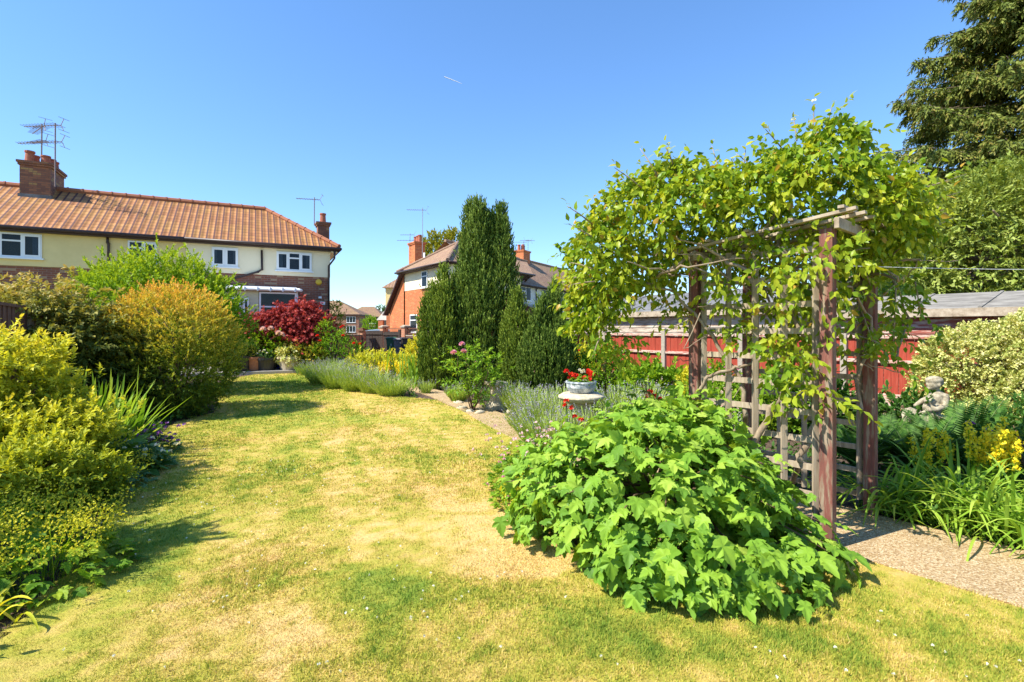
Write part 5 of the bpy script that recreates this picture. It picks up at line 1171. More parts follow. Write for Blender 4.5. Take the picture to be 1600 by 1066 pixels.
def spikes(name, label, base, rad, n, h, mat, seed, k=26, hs=.022, lf=.3, cat='plant', root=None, leafmat_='green'):
    rng = np.random.default_rng(seed+333); r = root or empty(name, (base[0], base[1], 0), label, cat); B = np.array([base[0], base[1], 0.])
    P = B+np.stack([rng.normal(0, rad*.5, n), rng.normal(0, rad*.5, n), np.zeros(n)], 1); D = rng.normal(0, .12, (n, 3)); D[:, 2] = 1
    H = h*rng.uniform(.75, 1.1, n); ribbons('flower_stem', LM['green'], r, P, D, H, .01, .03, rng.random(n), B, 4, 'stem', 0)
    D = nrm(D); p = sprigs(rng, P, D, H*.75, 16, .085, 70, 0, .1); leaves('foliage', LM[leafmat_], r, p[0], p[1], p[2], p[3]*.7, T_OV, p[4], B, .7)
    t = rng.uniform(.62, 1.0, (n, k)); Q = (P[:, None]+D[:, None]*(H[:, None]*t)[..., None]).reshape(-1, 3)+rng.normal(0, .014, (n*k, 3))
    Q = np.repeat(Q, 2, 0); m = len(Q); o = leaves('flower_heads', LM[mat], r, Q, nrm(rng.normal(size=(m, 3))), rng.normal(size=(m, 3)), np.full(m, hs), T_PET, rng.random(m), B); o['kind'] = 'stuff'
    return r
spikes('yellow_loosestrife', 'yellow flower spikes behind the lavender row in front of the golden shrub', (-3.05, 14.2), .8, 70, .62, 'yellow', 1, 22, .03)
spikes('yellow_loosestrife', 'yellow flower spikes at the right edge above the arching leaves', (4.08, 4.25), .42, 40, .66, 'yellow', 2, 44, .021)
spikes('yellow_loosestrife', 'single group of yellow spikes between the arch and the edge group', (3.7, 4.55), .2, 10, .6, 'yellow', 3, 34, .02)
straps('sword_leaf_plant', 'tall sword leaved clump at the foot of the slim ragged conifer', 'plant', (-2.35, 13.2), 70, 1.15, .045, .35, .15, seed=5, spread=.28)
straps('sword_leaf_plant', 'blue green broad leaved clump between red roses and lavender', 'plant', (-5.9, 17.0), 60, .65, .08, .6, .25, 'blue_green', seed=6, spread=.35)
# right hand mid shrubs
shrub('yellow_green_shrub', 'grassy yellow green shrub directly right of the bushy conifer', 'shrub', (1.55, 13.2), [(1.5, 13.2, .55, .6, .5, .6), (2.0, 13.6, .6, .4, .4, .5)], 'lime', 400, .35, 12, .09, T_NE, 41, Wd=1.6, updir=.9, spread=35, tintf=lambda P, ti, t, g: ti*.6)
shrub('dark_rose_bush', 'dense dark green rose bush in front of the far red fence panels', 'rose', (2.2, 12.0), [(2.1, 12, .6, .55, .45, .55), (2.55, 11.9, .45, .35, .4, .4)], 'green', 430, .25, 10, .075, T_OV, 42, tintf=lambda P, ti, t, g: ti*.7)
blooms(bpy.data.objects['dark_rose_bush'], [at(x, y, 11.5) for x, y in ((905, 548), (930, 555), (962, 566), (948, 541))], .03, 'redflower', seed=11)
shrub('peony', 'leafy light green peony between the lavender and the red fence', 'shrub', (2.75, 9.7), [(2.6, 9.7, .42, .5, .4, .42), (3.1, 9.5, .35, .35, .35, .36), (2.3, 9.9, .35, .3, .3, .3)], 'green', 300, .2, 8, .12, T_OV, 43, tintf=lambda P, ti, t, g: .3+ti*.6)
shrub('yellow_green_shrub', 'small upright yellow green seedling just left of the arch', 'shrub', (3.0, 8.7), [(3.0, 8.7, .42, .17, .17, .4)], 'lime', 90, .18, 9, .08, T_OV, 44, stems=3)
for i, (x, y, z, fm_, lb) in enumerate(((3.15, 7.9, .5, 'pink', 'pink flowered bush seen through the arch trellis by the fence'), (3.7, 7.2, .45, 'palepink', 'pale pink flowered bush seen through the arch near the right post'), (2.7, 6.9, .35, 'palepink', 'low pale flowered bush just behind the arch'))):
    r = shrub('flowering_bush', lb, 'shrub', (x, y), [(x, y, z, .42, .35, z), (x+.25, y+.1, z*.8, .3, .3, z*.7)], 'green', 260, .2, 9, .07, T_OV, 50+i)
    g = np.random.default_rng(i+70); blooms(r, [(x+g.normal(.05, .22), y-.3+g.normal(0, .08), g.uniform(z*.9, z*1.9)) for _ in range(22)], .022, fm_, petals=7, seed=i+20)
shrub('green_shrub', 'green leafy shrub filling the bed behind the arch', 'shrub', (4.4, 7.3), [(4.3, 7.3, .45, .6, .4, .45), (5.0, 6.6, .3, .5, .4, .35)], 'fern', 380, .25, 10, .09, T_OV, 57)
# begonias in the bowl
bg_ = empty('begonia', (.945, 7.0, .76), 'bright red begonias filling the glazed bowl', 'flowers')
round_leaf_mound(bg_, (.945, 7.0), .17, 110, .06, 'green', 61, .1)
for c in bg_.children: c.location.z = -.0
for c in list(bg_.children):
    for v in c.data.vertices: v.co.z += .76
g = np.random.default_rng(9)
blooms(bg_, [(.945+g.uniform(-.2, .2), 7.0+g.uniform(-.15, .1), .80+g.uniform(.0, .12)) for _ in range(18)], .04, 'redflower', petals=12, seed=31)
blooms(bg_, [(.945+g.uniform(-.18, .1), 7.08, .9+g.uniform(.0, .05)) for _ in range(5)], .03, 'white', petals=9, seed=32)
def tallflowers(label, spots, mat, seed, r_=.035, name='lily'):
    rt = empty(name, (spots[0][0], spots[0][1], 0), label, 'flowers'); mb = MB(); B = Vector(rt.location)
    for s in spots: mb.tube([Vector((s[0], s[1], 0))-B, Vector((s[0]+.02, s[1], s[2]*.6))-B, Vector(s)-B], .005, 5)
    mb.build('flower_stem', M['green_stem'], rt); blooms(rt, spots, r_, mat, petals=10, seed=seed); return rt
tallflowers('red flowers on stems in front of the stone table', [at(x, y, 5.1) for x, y in ((885, 627), (893, 638), (898, 652), (908, 656), (884, 634))], 'redflower', 41, .03)
tallflowers('dark red lilies behind the lobed leaf shrub', [at(x, y, 5.9) for x, y in ((1016, 614), (1022, 620), (1031, 626), (1040, 629), (1052, 627), (1014, 621))], 'darkred', 42, .045)
# geraniums
gr = empty('geranium', (.12, 4.75, 0), 'pale pink geraniums spilling onto the lawn left of the lobed leaf shrub', 'flowers')
round_leaf_mound(gr, (.22, 4.75), .45, 900, .05, 'green', 71, .42); round_leaf_mound(gr, (.12, 4.35), .3, 400, .05, 'green', 73, .26); g = np.random.default_rng(12)
blooms(gr, [(.15+g.normal(0, .2), 4.7+g.normal(0, .3), g.uniform(.38, .6)) for _ in range(70)], .021, 'palepink', petals=6, seed=51)
blooms(gr, [(.02+g.normal(0, .1), 4.5+g.normal(0, .25), g.uniform(.15, .35)) for _ in range(30)], .017, 'pink', petals=6, seed=52)
shrub('yellow_green_shrub', 'low yellow green leaves at the left foot of the lobed leaf shrub', 'shrub', (.22, 4.2), [(.22, 4.25, .14, .22, .25, .16)], 'lime', 90, .14, 8, .055, T_OV, 72, stems=2)
q = G(806, 790); mb = MB(); mb.tube([(0, 0, .05), (.22, .16, .06)], .055, 14); o = mb.build('log', M['bark']); o.location = (q[0], q[1], 0); tag(o, 'short round log lying at the left foot of the lobed leaf shrub', 'log')

# ---- big lobed leaf shrub (currant) in front
def currant():
    rng = np.random.default_rng(5); base = (1.2, 3.95, 0.); r = empty('currant_bush', base, 'large mound of bright green lobed leaves in front of the arch', 'shrub')
    blobs = [(1.0, 3.6, .40, .78, .66, .46), (1.4, 3.35, .22, .42, .4, .27), (1.68, 3.15, .08, .3, .26, .17), (.55, 3.85, .3, .5, .5, .4), (1.0, 3.02, .16, .52, .38, .26), (1.38, 2.95, .12, .38, .28, .22),
             (1.2, 4.05, .58, .42, .42, .42), (1.5, 3.85, .4, .36, .35, .36), (.45, 3.5, .2, .36, .35, .26), (.85, 4.1, .5, .3, .3, .3)]
    Ps = []; Ns = []
    for sc, n in ((1.04, 1650), (.93, 1200), (.8, 700), (.62, 400)):
        P, N_ = sample(rng, [(*b[:3], b[3]*sc, b[4]*sc, b[5]*sc) for b in blobs], n, .04, .93); P = P+N_*(rng.normal(0, .05, (len(P), 1))+.24*(vnoise(P[:, 0]+P[:, 2], P[:, 1]+3, 4.5, 8)[:, None]-.5)); Ps.append(P); Ns.append(N_)
    P = np.concatenate(Ps); N_ = np.concatenate(Ns)
    keep = (vnoise(P[:, 0]*1.3+P[:, 2], P[:, 1]+P[:, 2]+4, 4.2, 12) > .27); P = P[keep]; N_ = N_[keep]; n = len(P)      # holes between the shoots
    D = N_*.5+rng.normal(0, .45, (n, 3)); D[:, 2] -= .5; D = nrm(D)
    Nn = N_*.75+rng.normal(0, .33, (n, 3)); Nn[:, 2] += .6
    S = .1*rng.choice([.55, .8, 1.0, 1.25, 1.5], n, p=[.2, .25, .27, .18, .1])*rng.uniform(.85, 1.15, n); P = P-D*S[:, None]*.5; ok = P[:, 2] > .03
    young = np.clip((P[:, 2]-.2)/1.0, 0, 1)
    leaves('foliage', LM['currant'], r, P[ok], D[ok], Nn[ok], S[ok], T_LOBE, np.clip(rng.beta(1.6, 1.6, n)*.75+young*.25, 0, 1)[ok], base, 1.0)
    # long outer shoots with the biggest leaves hanging over the lawn
    pts = [(1.12, 2.72, .12), (1.3, 2.68, .16), (.55, 2.95, .14), (.8, 2.8, .1), (1.02, 2.8, .3), (.62, 3.1, .2), (1.3, 2.9, .18), (2.0, 3.05, .15), (1.85, 3.0, .2), (.82, 2.95, .16), (1.5, 2.95, .2), (.35, 3.45, .2), (2.02, 3.2, .26), (1.72, 3.6, .58), (1.45, 4.5, 1.02), (1.2, 4.5, .98), (.9, 4.5, .78), (1.7, 4.3, .92), (.6, 4.4, .72)]
    Q_, _n = sample(rng, blobs, 34, .3); pts += [tuple(q+m*rng.uniform(.03, .14)+[0, 0, .03]) for q, m in zip(Q_, _n)]
    LPs = []; LD = []; LN = []; LS = []; mb = MB(); B = Vector(base)
    for i, p in enumerate(pts):
        p = np.array(p); c = np.array([1.15, 3.85, .35]); d = p-c; mb.tube([Vector(c+d*.3)-B, Vector(c+d*.7+[0, 0, .06])-B, Vector(p)-B], [.008, .006, .003], 5)
        hd = nrm(np.array([d[0], d[1], 0.]))
        for k in range(6):
            f = 1-k*.09; a = (k % 2*2-1)*.9*(k > 0)+rng.normal(0, .2); v = np.array([hd[0]*math.cos(a)-hd[1]*math.sin(a), hd[0]*math.sin(a)+hd[1]*math.cos(a), -.25 if p[2] < .8 else .1])
            LPs.append(c+d*f+[0, 0, .03]); LD.append(v); LN.append(hd*.35+np.array([0, 0, 1])+rng.normal(0, .15, 3)); LS.append(.15*rng.uniform(.7, 1.15)*(1 if i < 16 and p[2] < .8 else .62))
    leaves('foliage', LM['currant'], r, np.array(LPs), np.array(LD), np.array(LN), np.array(LS), T_LOBE, rng.random(len(LPs))*.8+.1, base)
    # woody stems and leaf stalks
    for i in range(26):
        e = P[rng.integers(n)]; c = Vector((1.15+rng.normal(0, .12), 3.9+rng.normal(0, .1), 0)); e = Vector(e); m_ = c.lerp(e, .5)+Vector((0, 0, .12))
        mb.tube([c-B, m_-B, e-B], [.011, .008, .003], 5)
    mb.build('stem', M['twig'], r, smooth=True)
    return r
currant()

# ---- arching strap leaves, ferns, variegated shrub at right
dl = [(3.22, 4.25, 'arching strap leaves at the foot of the right hand arch post'), (3.45, 3.95, 'second arching strap leaved clump from the arch along the path'), (3.68, 3.62, 'third arching strap leaved clump from the arch along the path'), (3.92, 3.28, 'arching strap leaved clump at the right edge of the picture by the path'),
      (3.75, 4.2, 'strap leaved clump behind the path row, beside the yellow spikes'), (4.15, 3.7, 'strap leaved clump below the yellow spikes at the right edge')]
for i, (x, y, lb) in enumerate(dl): straps('daylily', lb, 'plant', (x-.1, y-.12), 130, .92, .024, .7, .62, seed=20+i, spread=.11, group='arching strap leaved plants beside the path')
def fern(label, base, n, L, seed):
    rng = np.random.default_rng(seed); B = np.array([base[0], base[1], 0.]); r = empty('fern', B, label, 'fern', group='ferns behind the path')
    PP = []; DD = []; NN = []; SS = []; mb = MB()
    for i in range(n):
        a = i*2.4+rng.normal(0, .2); ln = rng.uniform(.35, 1.0); d = nrm(np.array([math.cos(a)*ln, math.sin(a)*ln, 1.0])); l = L*rng.uniform(.75, 1.1)
        t = np.linspace(0, 1, 34); C = d[None]*(l*t)[:, None]; C[:, 2] -= l*.38*ln*t**2.4; T = np.gradient(C, axis=0); T = nrm(T)
        hz = np.array([-math.sin(a), math.cos(a), 0]); up = np.cross(T, hz)
        up = up*np.sign(up[:, 2:3]+1e-6)
        mb.tube(list(C[::6]), .004, 4)
        s = .16*l*np.sin(np.pi*np.clip(t*.85+.12, 0, 1))**.8
        for sg in (-1, 1):
            PP.append(C[3:]); DD.append(nrm(hz*sg+T[3:]*.45)); NN.append(up[3:]+rng.normal(0, .12, (31, 3))); SS.append(s[3:])
    P = np.concatenate(PP); leaves('foliage', LM['fern'], r, P, np.concatenate(DD), np.concatenate(NN), np.concatenate(SS), T_NE, rng.random(len(P)), (0, 0, 0), .85); mb.build('stem', M['green_stem'], r)
for i, (x, y, L_, lb) in enumerate(((3.65, 5.35, .8, 'dark fern just behind the right hand arch post'), (4.15, 5.2, .85, 'dark fern between the arch and the statue'), (4.75, 5.4, 1.02, 'dark fern directly in front of the statue'), (4.3, 5.9, .8, 'dark fern left of the statue base'), (5.3, 5.5, .8, 'dark fern right of the statue in front of the variegated shrub'))): fern(lb, (x, y), 26, L_, 80+i)
shrub('variegated_shrub', 'large cream and green variegated shrub covering the fence behind the statue', 'shrub', (6.7, 7.1), [(6.5, 7.1, .75, .85, .6, .82), (7.3, 6.9, 1.0, .9, .6, .78), (6.1, 7.0, 1.05, .42, .4, .4), (6.7, 6.6, .5, .8, .5, .5), (8.1, 6.7, 1.0, .8, .6, .8), (7.3, 6.3, .4, .7, .5, .5)],
      'varieg', 4200, .15, 11, .042, T_WIDE, 91, spread=75, up=.1, r0=.03, outw=1., updir=.2, inner=.6, rad_jit=.06)
r = shrub('flowering_bush', 'loose greenery with small mauve flowers below the variegated shrub', 'shrub', (5.0, 4.9), [(4.9, 4.9, .3, .5, .35, .38), (5.5, 5.2, .4, .5, .4, .4)], 'fern', 330, .22, 10, .06, T_OV, 93)
blooms(r, [at(x, y, 4.6) for x, y in ((1512, 662), (1520, 663), (1507, 759), (1545, 672), (1580, 690))], .025, 'purple', petals=8, seed=61)

# ---- climber over the arch
def climber():
    base = np.array([2.05, 3.75, 0.]); r = empty('honeysuckle', base, 'rampant yellow green honeysuckle smothering the top of the arch', 'climber')
    def b(px, py, Y, rx, ry, rz): c = at(px, py, Y); return (c[0], c[1], c[2], rx, ry, rz)
    bl = [b(945, 405, 4.3, .30, .36, .42), b(1010, 335, 4.3, .45, .45, .32), b(1100, 330, 4.1, .55, .55, .32), b(1190, 320, 4.0, .5, .5, .34), b(1270, 290, 3.9, .42, .45, .36), b(1300, 235, 3.8, .2, .22, .3), b(1345, 310, 3.9, .36, .4, .34), b(1390, 340, 4.1, .26, .3, .3),
          b(1010, 395, 4.5, .36, .36, .24), b(915, 475, 4.3, .14, .18, .26), b(1060, 290, 4.2, .42, .4, .22), b(1215, 270, 3.8, .22, .25, .2)]
    rng = np.random.default_rng(3)
    P, N_ = sample(rng, bl, 1500); D = nrm(N_*.6+rng.normal(0, .5, P.shape)+[0, 0, .15]); L = .26*rng.uniform(.6, 1.3, len(P))
    A = [sprigs(rng, P-D*L[:, None]*.8, D, L, 9, .072, 65, .45, -.5, nup=.45)]
    bl2 = [(*q[:3], q[3]*.65, q[4]*.65, q[5]*.6) for q in bl]; P2, N2 = sample(rng, bl2, 420); A.append(sprigs(rng, P2, nrm(N2+rng.normal(0, .5, P2.shape)), .3, 9, .062, 65, .4, -.4, nup=.5))
    # lower curtains hanging on the trellis
    for (px, py, Y, rx, rz, n) in ((1245, 480, 3.72, .17, .22, 64), (1225, 570, 3.62, .12, .15, 34), (1195, 450, 3.9, .22, .16, 44), (1255, 400, 3.5, .16, .12, 34), (1300, 385, 3.35, .1, .06, 12), (1150, 420, 4.0, .2, .1, 24), (1290, 440, 3.4, .08, .14, 8), (1170, 530, 3.9, .12, .14, 14), (1390, 480, 4.3, .16, .3, 34), (1350, 545, 3.95, .1, .12, 14), (1345, 420, 4.0, .16, .2, 24), (1060, 480, 4.4, .2, .08, 16), (950, 530, 4.3, .14, .12, 16), (1145, 480, 4.1, .25, .2, 16), (1275, 620, 3.55, .09, .1, 7), (1085, 395, 4.3, .25, .15, 24)):
        c = at(px, py, Y); n = int(n*1.25); Q = c+rng.normal(0, 1, (n, 3))*[rx*.6, .1, rz*.6]; Dq = nrm(rng.normal(0, 1, (n, 3))*[1, .6, .6]+[0, -.3, 0]); A.append(sprigs(rng, Q, Dq, .22, 9, .07, 65, .4, -.4, nup=.5))
    # long free shoots against the sky
    sh = [((925, 350), (886, 322)), ((925, 370), (888, 350)), ((925, 420), (890, 410)), ((1010, 300), (960, 262)), ((1030, 280), (1000, 232)), ((1060, 280), (1040, 228)), ((930, 440), (893, 445)), ((1130, 290), (1112, 228)), ((1160, 280), (1165, 232)), ((1185, 270), (1150, 240)),
          ((1235, 250), (1196, 202)), ((1270, 230), (1272, 162)), ((1300, 220), (1335, 215)), ((1290, 210), (1300, 165)), ((1245, 220), (1240, 185)), ((1380, 300), (1450, 268)), ((1390, 320), (1510, 272)), ((1400, 340), (1500, 300)), ((1395, 300), (1420, 250)), ((1420, 380), (1490, 340)), ((940, 520), (925, 560)), ((1430, 440), (1440, 500)), ((1400, 450), (1395, 560)),
          ((1290, 500), (1230, 530)), ((1310, 470), (1180, 430)), ((1340, 470), (1372, 560)), ((1325, 520), (1392, 545)), ((1075, 500), (1040, 520))]
    mb = MB(); B = Vector(base)
    for i, (a, c) in enumerate(sh):
        p0 = at(*a, 3.95); p1 = at(*c, 3.85+.3*((i*7) % 5)/5); d = p1-p0; l = np.linalg.norm(d)
        A.append(sprigs(rng, p0[None], d[None], l, max(7, int(l/.028)), .07, 70, -.12, -.4, nup=.4))
        m_ = (p0+p1)/2+np.array([0, 0, .03*l]); mb.tube([Vector(p0)-B, Vector(m_)-B, Vector(p1)-B], [.006, .005, .0025], 5)
    P, D, Nn, S, ti, t = [np.concatenate(x) for x in zip(*A)]
    w2 = P[:, :2]-A1; vv = w2@v_; uu = w2@u_      # the slatted roof edge stays bare on the lawn side
    kp = ~((vv < .25) & (uu > -.35) & (uu < 1.15) & (P[:, 2] > 1.93) & (P[:, 2] < 2.36) & (rng.random(len(P)) < .5))
    kp &= vnoise(P[:, 0]+P[:, 1]*.6, P[:, 2]+5, 3.1, 17) > .2      # gaps where the sky shows
    P, D, Nn, S, ti, t = (q[kp] for q in (P, D, Nn, S, ti, t))
    ti = np.where(rng.random(len(ti)) < .025, 1.0, ti*.8-.02)
    leaves('foliage', LM['honeysuckle'], r, P, D, Nn, S, T_OV, ti, base, 1.12)
    # woody vine stems twisting up posts and trellis
    def vine(pts, r0, r1, wob=.03, sub=6):
        pts = [np.array(p, float) for p in pts]; Q = []
        for i in range(len(pts)-1):
            for k in range(sub):
                f = k/sub; f2 = f*f*(3-2*f); Q.append(pts[i]*(1-f2)+pts[i+1]*f2+rng.normal(0, wob*.5, 3)*(0 if (i == 0 and k == 0) else 1))
        Q.append(pts[-1]); rr = np.linspace(r0, r1, len(Q)); mb.tube([Vector(q_)-B for q_ in Q], list(rr), 7)
    vine([G(1240, 760), at(1250, 720, 3.62), at(1275, 660, 3.6), at(1268, 600, 3.65), at(1300, 540, 3.7), at(1250, 520, 3.7), at(1235, 440, 3.8), at(1210, 370, 3.9)], .024, .012, .02)
    vine([G(1180, 740), at(1175, 700, 3.8), at(1205, 640, 3.75), at(1240, 590, 3.7), at(1235, 540, 3.75), at(1290, 505, 3.7)], .028, .012, .02)
    vine([G(1150, 730), at(1165, 650, 3.95), at(1160, 600, 4.0), at(1110, 520, 4.1), at(1060, 460, 4.2), at(1000, 440, 4.3)], .022, .009, .02)
    vine([at(1085, 625, 4.1), at(1105, 590, 4.0), at(1150, 575, 4.0), at(1200, 560, 3.9), at(1215, 500, 3.9), at(1180, 420, 4.0)], .016, .008, .015)
    vine([at(1345, 640, 3.98), at(1338, 590, 4.0), at(1350, 560, 4.0), at(1362, 500, 3.95), at(1335, 455, 3.8), at(1310, 440, 3.6)], .014, .007, .015)
    vine([at(1400, 560, 4.2), at(1420, 500, 4.3), at(1395, 430, 4.3), at(1380, 370, 4.2)], .01, .006, .015)
    for i in range(60):       # tangle under the roof
        a = at(rng.uniform(1000, 1380), rng.uniform(380, 440), rng.uniform(3.8, 4.7)); c = a+np.array([rng.normal(0, .35), rng.normal(0, .25), rng.normal(.12, .15)]); m_ = (a+c)/2+rng.normal(0, .1, 3)
        vine([a, m_, c], rng.choice([.006, .009, .014]), .003, .02, 4)
    for i in range(26):       # bare arcing twigs in front of trellis
        a = at(rng.uniform(1080, 1380), rng.uniform(440, 640), rng.uniform(3.75, 4.5)); c = a+np.array([rng.normal(0, .22), rng.normal(0, .15), rng.normal(.1, .2)]); m_ = (a+c)/2+rng.normal(0, .08, 3)
        vine([a, m_, c], .0045, .002, .012, 4)
    mb.build('stem', M['vine'], r, smooth=True)
    # white flower clusters at shoot tips
    blooms(r, [at(x, y, 3.85) for x, y in ((1272, 158), (1240, 187), (1196, 200), (1335, 196))], .018, 'white', petals=10, seed=71)
    return r
climber()

# ---- patio plants
shrub('hydrangea', 'bright green hydrangea with a few pale pink heads behind the terracotta pots', 'shrub', (-8.75, 17.8, .12), [(-8.8, 17.75, .95, .62, .35, .62), (-8.3, 17.8, .85, .45, .35, .5)], 'green', 480, .26, 9, .1, T_OV, 101, tintf=tf_tip(.3, .9, .4, 1.6))
blooms(bpy.data.objects['hydrangea'], [at(x, y, 17.35) for x, y in ((411, 515), (423, 514), (435, 521), (440, 524))], .1, 'palepink', petals=40, seed=81)
shrub('feathery_shrub', 'feathery green and yellow shrub growing in the large terracotta pot', 'shrub', (-8.72, 17.3, .55), [(-9.45, 17.2, 1.0, .5, .3, .42), (-8.95, 17.2, .85, .38, .3, .32), (-9.9, 17.3, 1.0, .4, .35, .4)], 'orange', 620, .26, 12, .045, T_NE, 102, Wd=1.5, tintf=lambda P, ti, t, g: ti*.5)
shrub('japanese_maple', 'deep red Japanese maple spreading in front of the lean to window', 'tree', (-7.2, 18.2, .12), [(-7.6, 18.3, 1.85, .85, .6, .6), (-9.2, 17.8, 1.68, .75, .35, .4), (-9.7, 17.6, 1.55, .45, .3, .28), (-7.0, 18.4, 1.5, .5, .5, .65), (-7.5, 18.1, 1.15, .7, .5, .5), (-8.3, 18.1, 1.95, .6, .4, .3), (-8.3, 18.0, 1.5, .6, .4, .4), (-7.5, 18.4, 2.35, .38, .3, .25)], 'red', 1500, .3, 12, .1, T_MAPLE, 103,
      spread=70, up=-.2, updir=.15, stems=12, r0=.05, droop=.25, stemmat='bark')
shrub('orange_tipped_shrub', 'low shrub flushed orange and green under the red maple', 'shrub', (-7.4, 17.8, .1), [(-7.6, 17.8, .72, .65, .35, .38), (-6.9, 17.8, .6, .45, .35, .35)], 'orange', 420, .22, 10, .075, T_OV, 104, tintf=lambda P, ti, t, g: ti*.8)
shrub('red_rose', 'climbing red rose bush at the corner of the patio by the house end', 'rose', (-6.2, 17.9), [(-6.5, 17.9, 1.4, .26, .3, .5), (-6.05, 17.7, 1.0, .38, .35, .5), (-5.45, 17.6, .65, .4, .35, .42), (-6.6, 17.8, .7, .4, .35, .4)], 'green', 330, .26, 9, .075, T_OV, 105, stems=9, tintf=tf_tip(.2, 1, .4, 2.0))
blooms(bpy.data.objects['red_rose'], [at(x, y, 17.3) for x, y in ((507, 498), (536, 510), (496, 525), (536, 525), (553, 537), (562, 538), (533, 512), (500, 533))], .06, 'redflower', petals=22, seed=91)
q = at(451.5, 560, 17.6); shrub('hosta', 'pale variegated hosta filling the cream stone pot', 'plant', (q[0], 17.6, .5), [(q[0], 17.6, .66, .42, .36, .28)], 'varieg', 150, .2, 7, .12, T_OV, 106, droop=.4, up=0, stems=0)
q = at(468, 560, 17.8); shrub('hosta', 'green hosta filling the grey stone pot', 'plant', (q[0], 17.8, .45), [(q[0], 17.8, .58, .36, .3, .26)], 'green', 120, .2, 7, .1, T_OV, 107, droop=.4, up=0, stems=0)
q = at(415, 560, 17.45); shrub('bedding_plant', 'white and pink bedding in the black tub', 'plant', (q[0], 17.45, .5), [(q[0], 17.45, .6, .3, .28, .14)], 'blue_green', 90, .14, 8, .05, T_OV, 108, stems=0)
blooms(bpy.data.objects['bedding_plant.002'], [(q[0]+x, 17.25, .68+z) for x, z in ((-.2, 0), (0, .06), (.15, .02), (.05, .12), (-.1, .09))], .045, 'white', seed=95)
q = at(371, 560, 17.1); shrub('dark_shrub', 'dark green conical shrub in the shaded black tub', 'shrub', (q[0], 17.1, .5), [(q[0], 17.1, .8, .35, .3, .4)], 'dark', 220, .2, 10, .05, T_OV, 109, stems=3)
q = at(427, 560, 18.3); shrub('bedding_plant', 'small coral flowered plant in the rust coloured pot', 'plant', (q[0], 18.3, .55), [(q[0], 18.3, .75, .25, .22, .25)], 'darkred', 90, .16, 8, .06, T_OV, 110, stems=0)
lavender('purple lavender clump at the right end of the patio pots', (-6.75, 16.9), .4, .5, 61, 200)
lavender('purple lavender clump behind the row just left of the red roses', (-6.2, 16.7), .4, .5, 62, 200)
# ---- trees in the distance
def tree(name, label, base, trunk_h, r0, blobs, mat, n, L, k, size, seed, **kw):
    r = empty(name, base, label, 'tree'); mb = MB(); B = Vector((base[0], base[1], 0)); rng = np.random.default_rng(seed)
    mb.tube([(0, 0, 0), (.1, 0, trunk_h*.5), (0, .1, trunk_h)], [r0, r0*.8, r0*.6], 9)
    for bb_ in blobs:
        for _ in range(3):
            c = Vector(bb_[:3])-B+Vector(rng.normal(0, .35, 3)*np.array(bb_[3:])); s = Vector((0, 0, trunk_h*rng.uniform(.55, 1))); mb.tube([s, s.lerp(c, .5)+Vector((0, 0, .2*bb_[5])), c], [r0*.4, r0*.25, r0*.08], 6)
    mb.build('trunk', M['bark'], r, smooth=True)
    shrub(None, None, None, base, blobs, mat, n, L, k, size, seed=seed, stems=0, root=r, **kw)
    for c in r.children:
        if c.name.startswith('foliage'): c.name = 'crown'
    return r
c = at(690, 382, 52)
tree('broadleaf_tree', 'sunlit olive tree peeping over the brown roof left of the tall conifer', (c[0], 52, 0), 7, .3, [(c[0], 52, c[2]-.6, 2.0, 2, 1.7), (c[0]+1.3, 52, c[2]-.2, 1.5, 1.5, 1.6), (c[0]-1.2, 52, c[2]-1.6, 1.2, 1.2, 1.2), (c[0]+.4, 52, c[2]-3, 2.2, 2, 1.6)], 'fartree', 700, .7, 10, .3, 121)
c = at(582, 500, 200)
tree('broadleaf_tree', 'far tree line hump behind the small brown roof', (c[0], 200, 0), 6, .5, [(c[0]-2, 200, 5, 5, 4, 3.4), (c[0]+4, 202, 6.5, 5, 4, 4), (c[0]+10, 205, 5, 5, 4, 3.5)], 'dark', 500, 1.6, 10, .7, 122)
c = at(580, 508, 75)
tree('small_tree', 'rounded bright green bush tree above the dark gates', (c[0], 75, 0), 1.2, .15, [(c[0], 75, 2.1, 1.3, 1.2, 1.3)], 'green', 260, .5, 10, .2, 123)
tree('small_tree', 'thin young tree standing at the gable end of the cream house', (-8.5, 24.6, 0), 1.8, .05, [(-8.5, 24.6, 2.1, .42, .4, .85), (-8.35, 24.5, 1.4, .5, .4, .5)], 'green', 190, .3, 9, .09, 124)
shrub('dark_shrub', 'glossy dark evergreen behind the outbuilding, just right of the arch', 'shrub', (8.0, 12.6), [(8.3, 12.4, 2.0, 1.1, .9, .95), (7.3, 12.6, 1.8, .7, .7, .7)], 'dark', 500, .4, 12, .12, T_OV, 125)
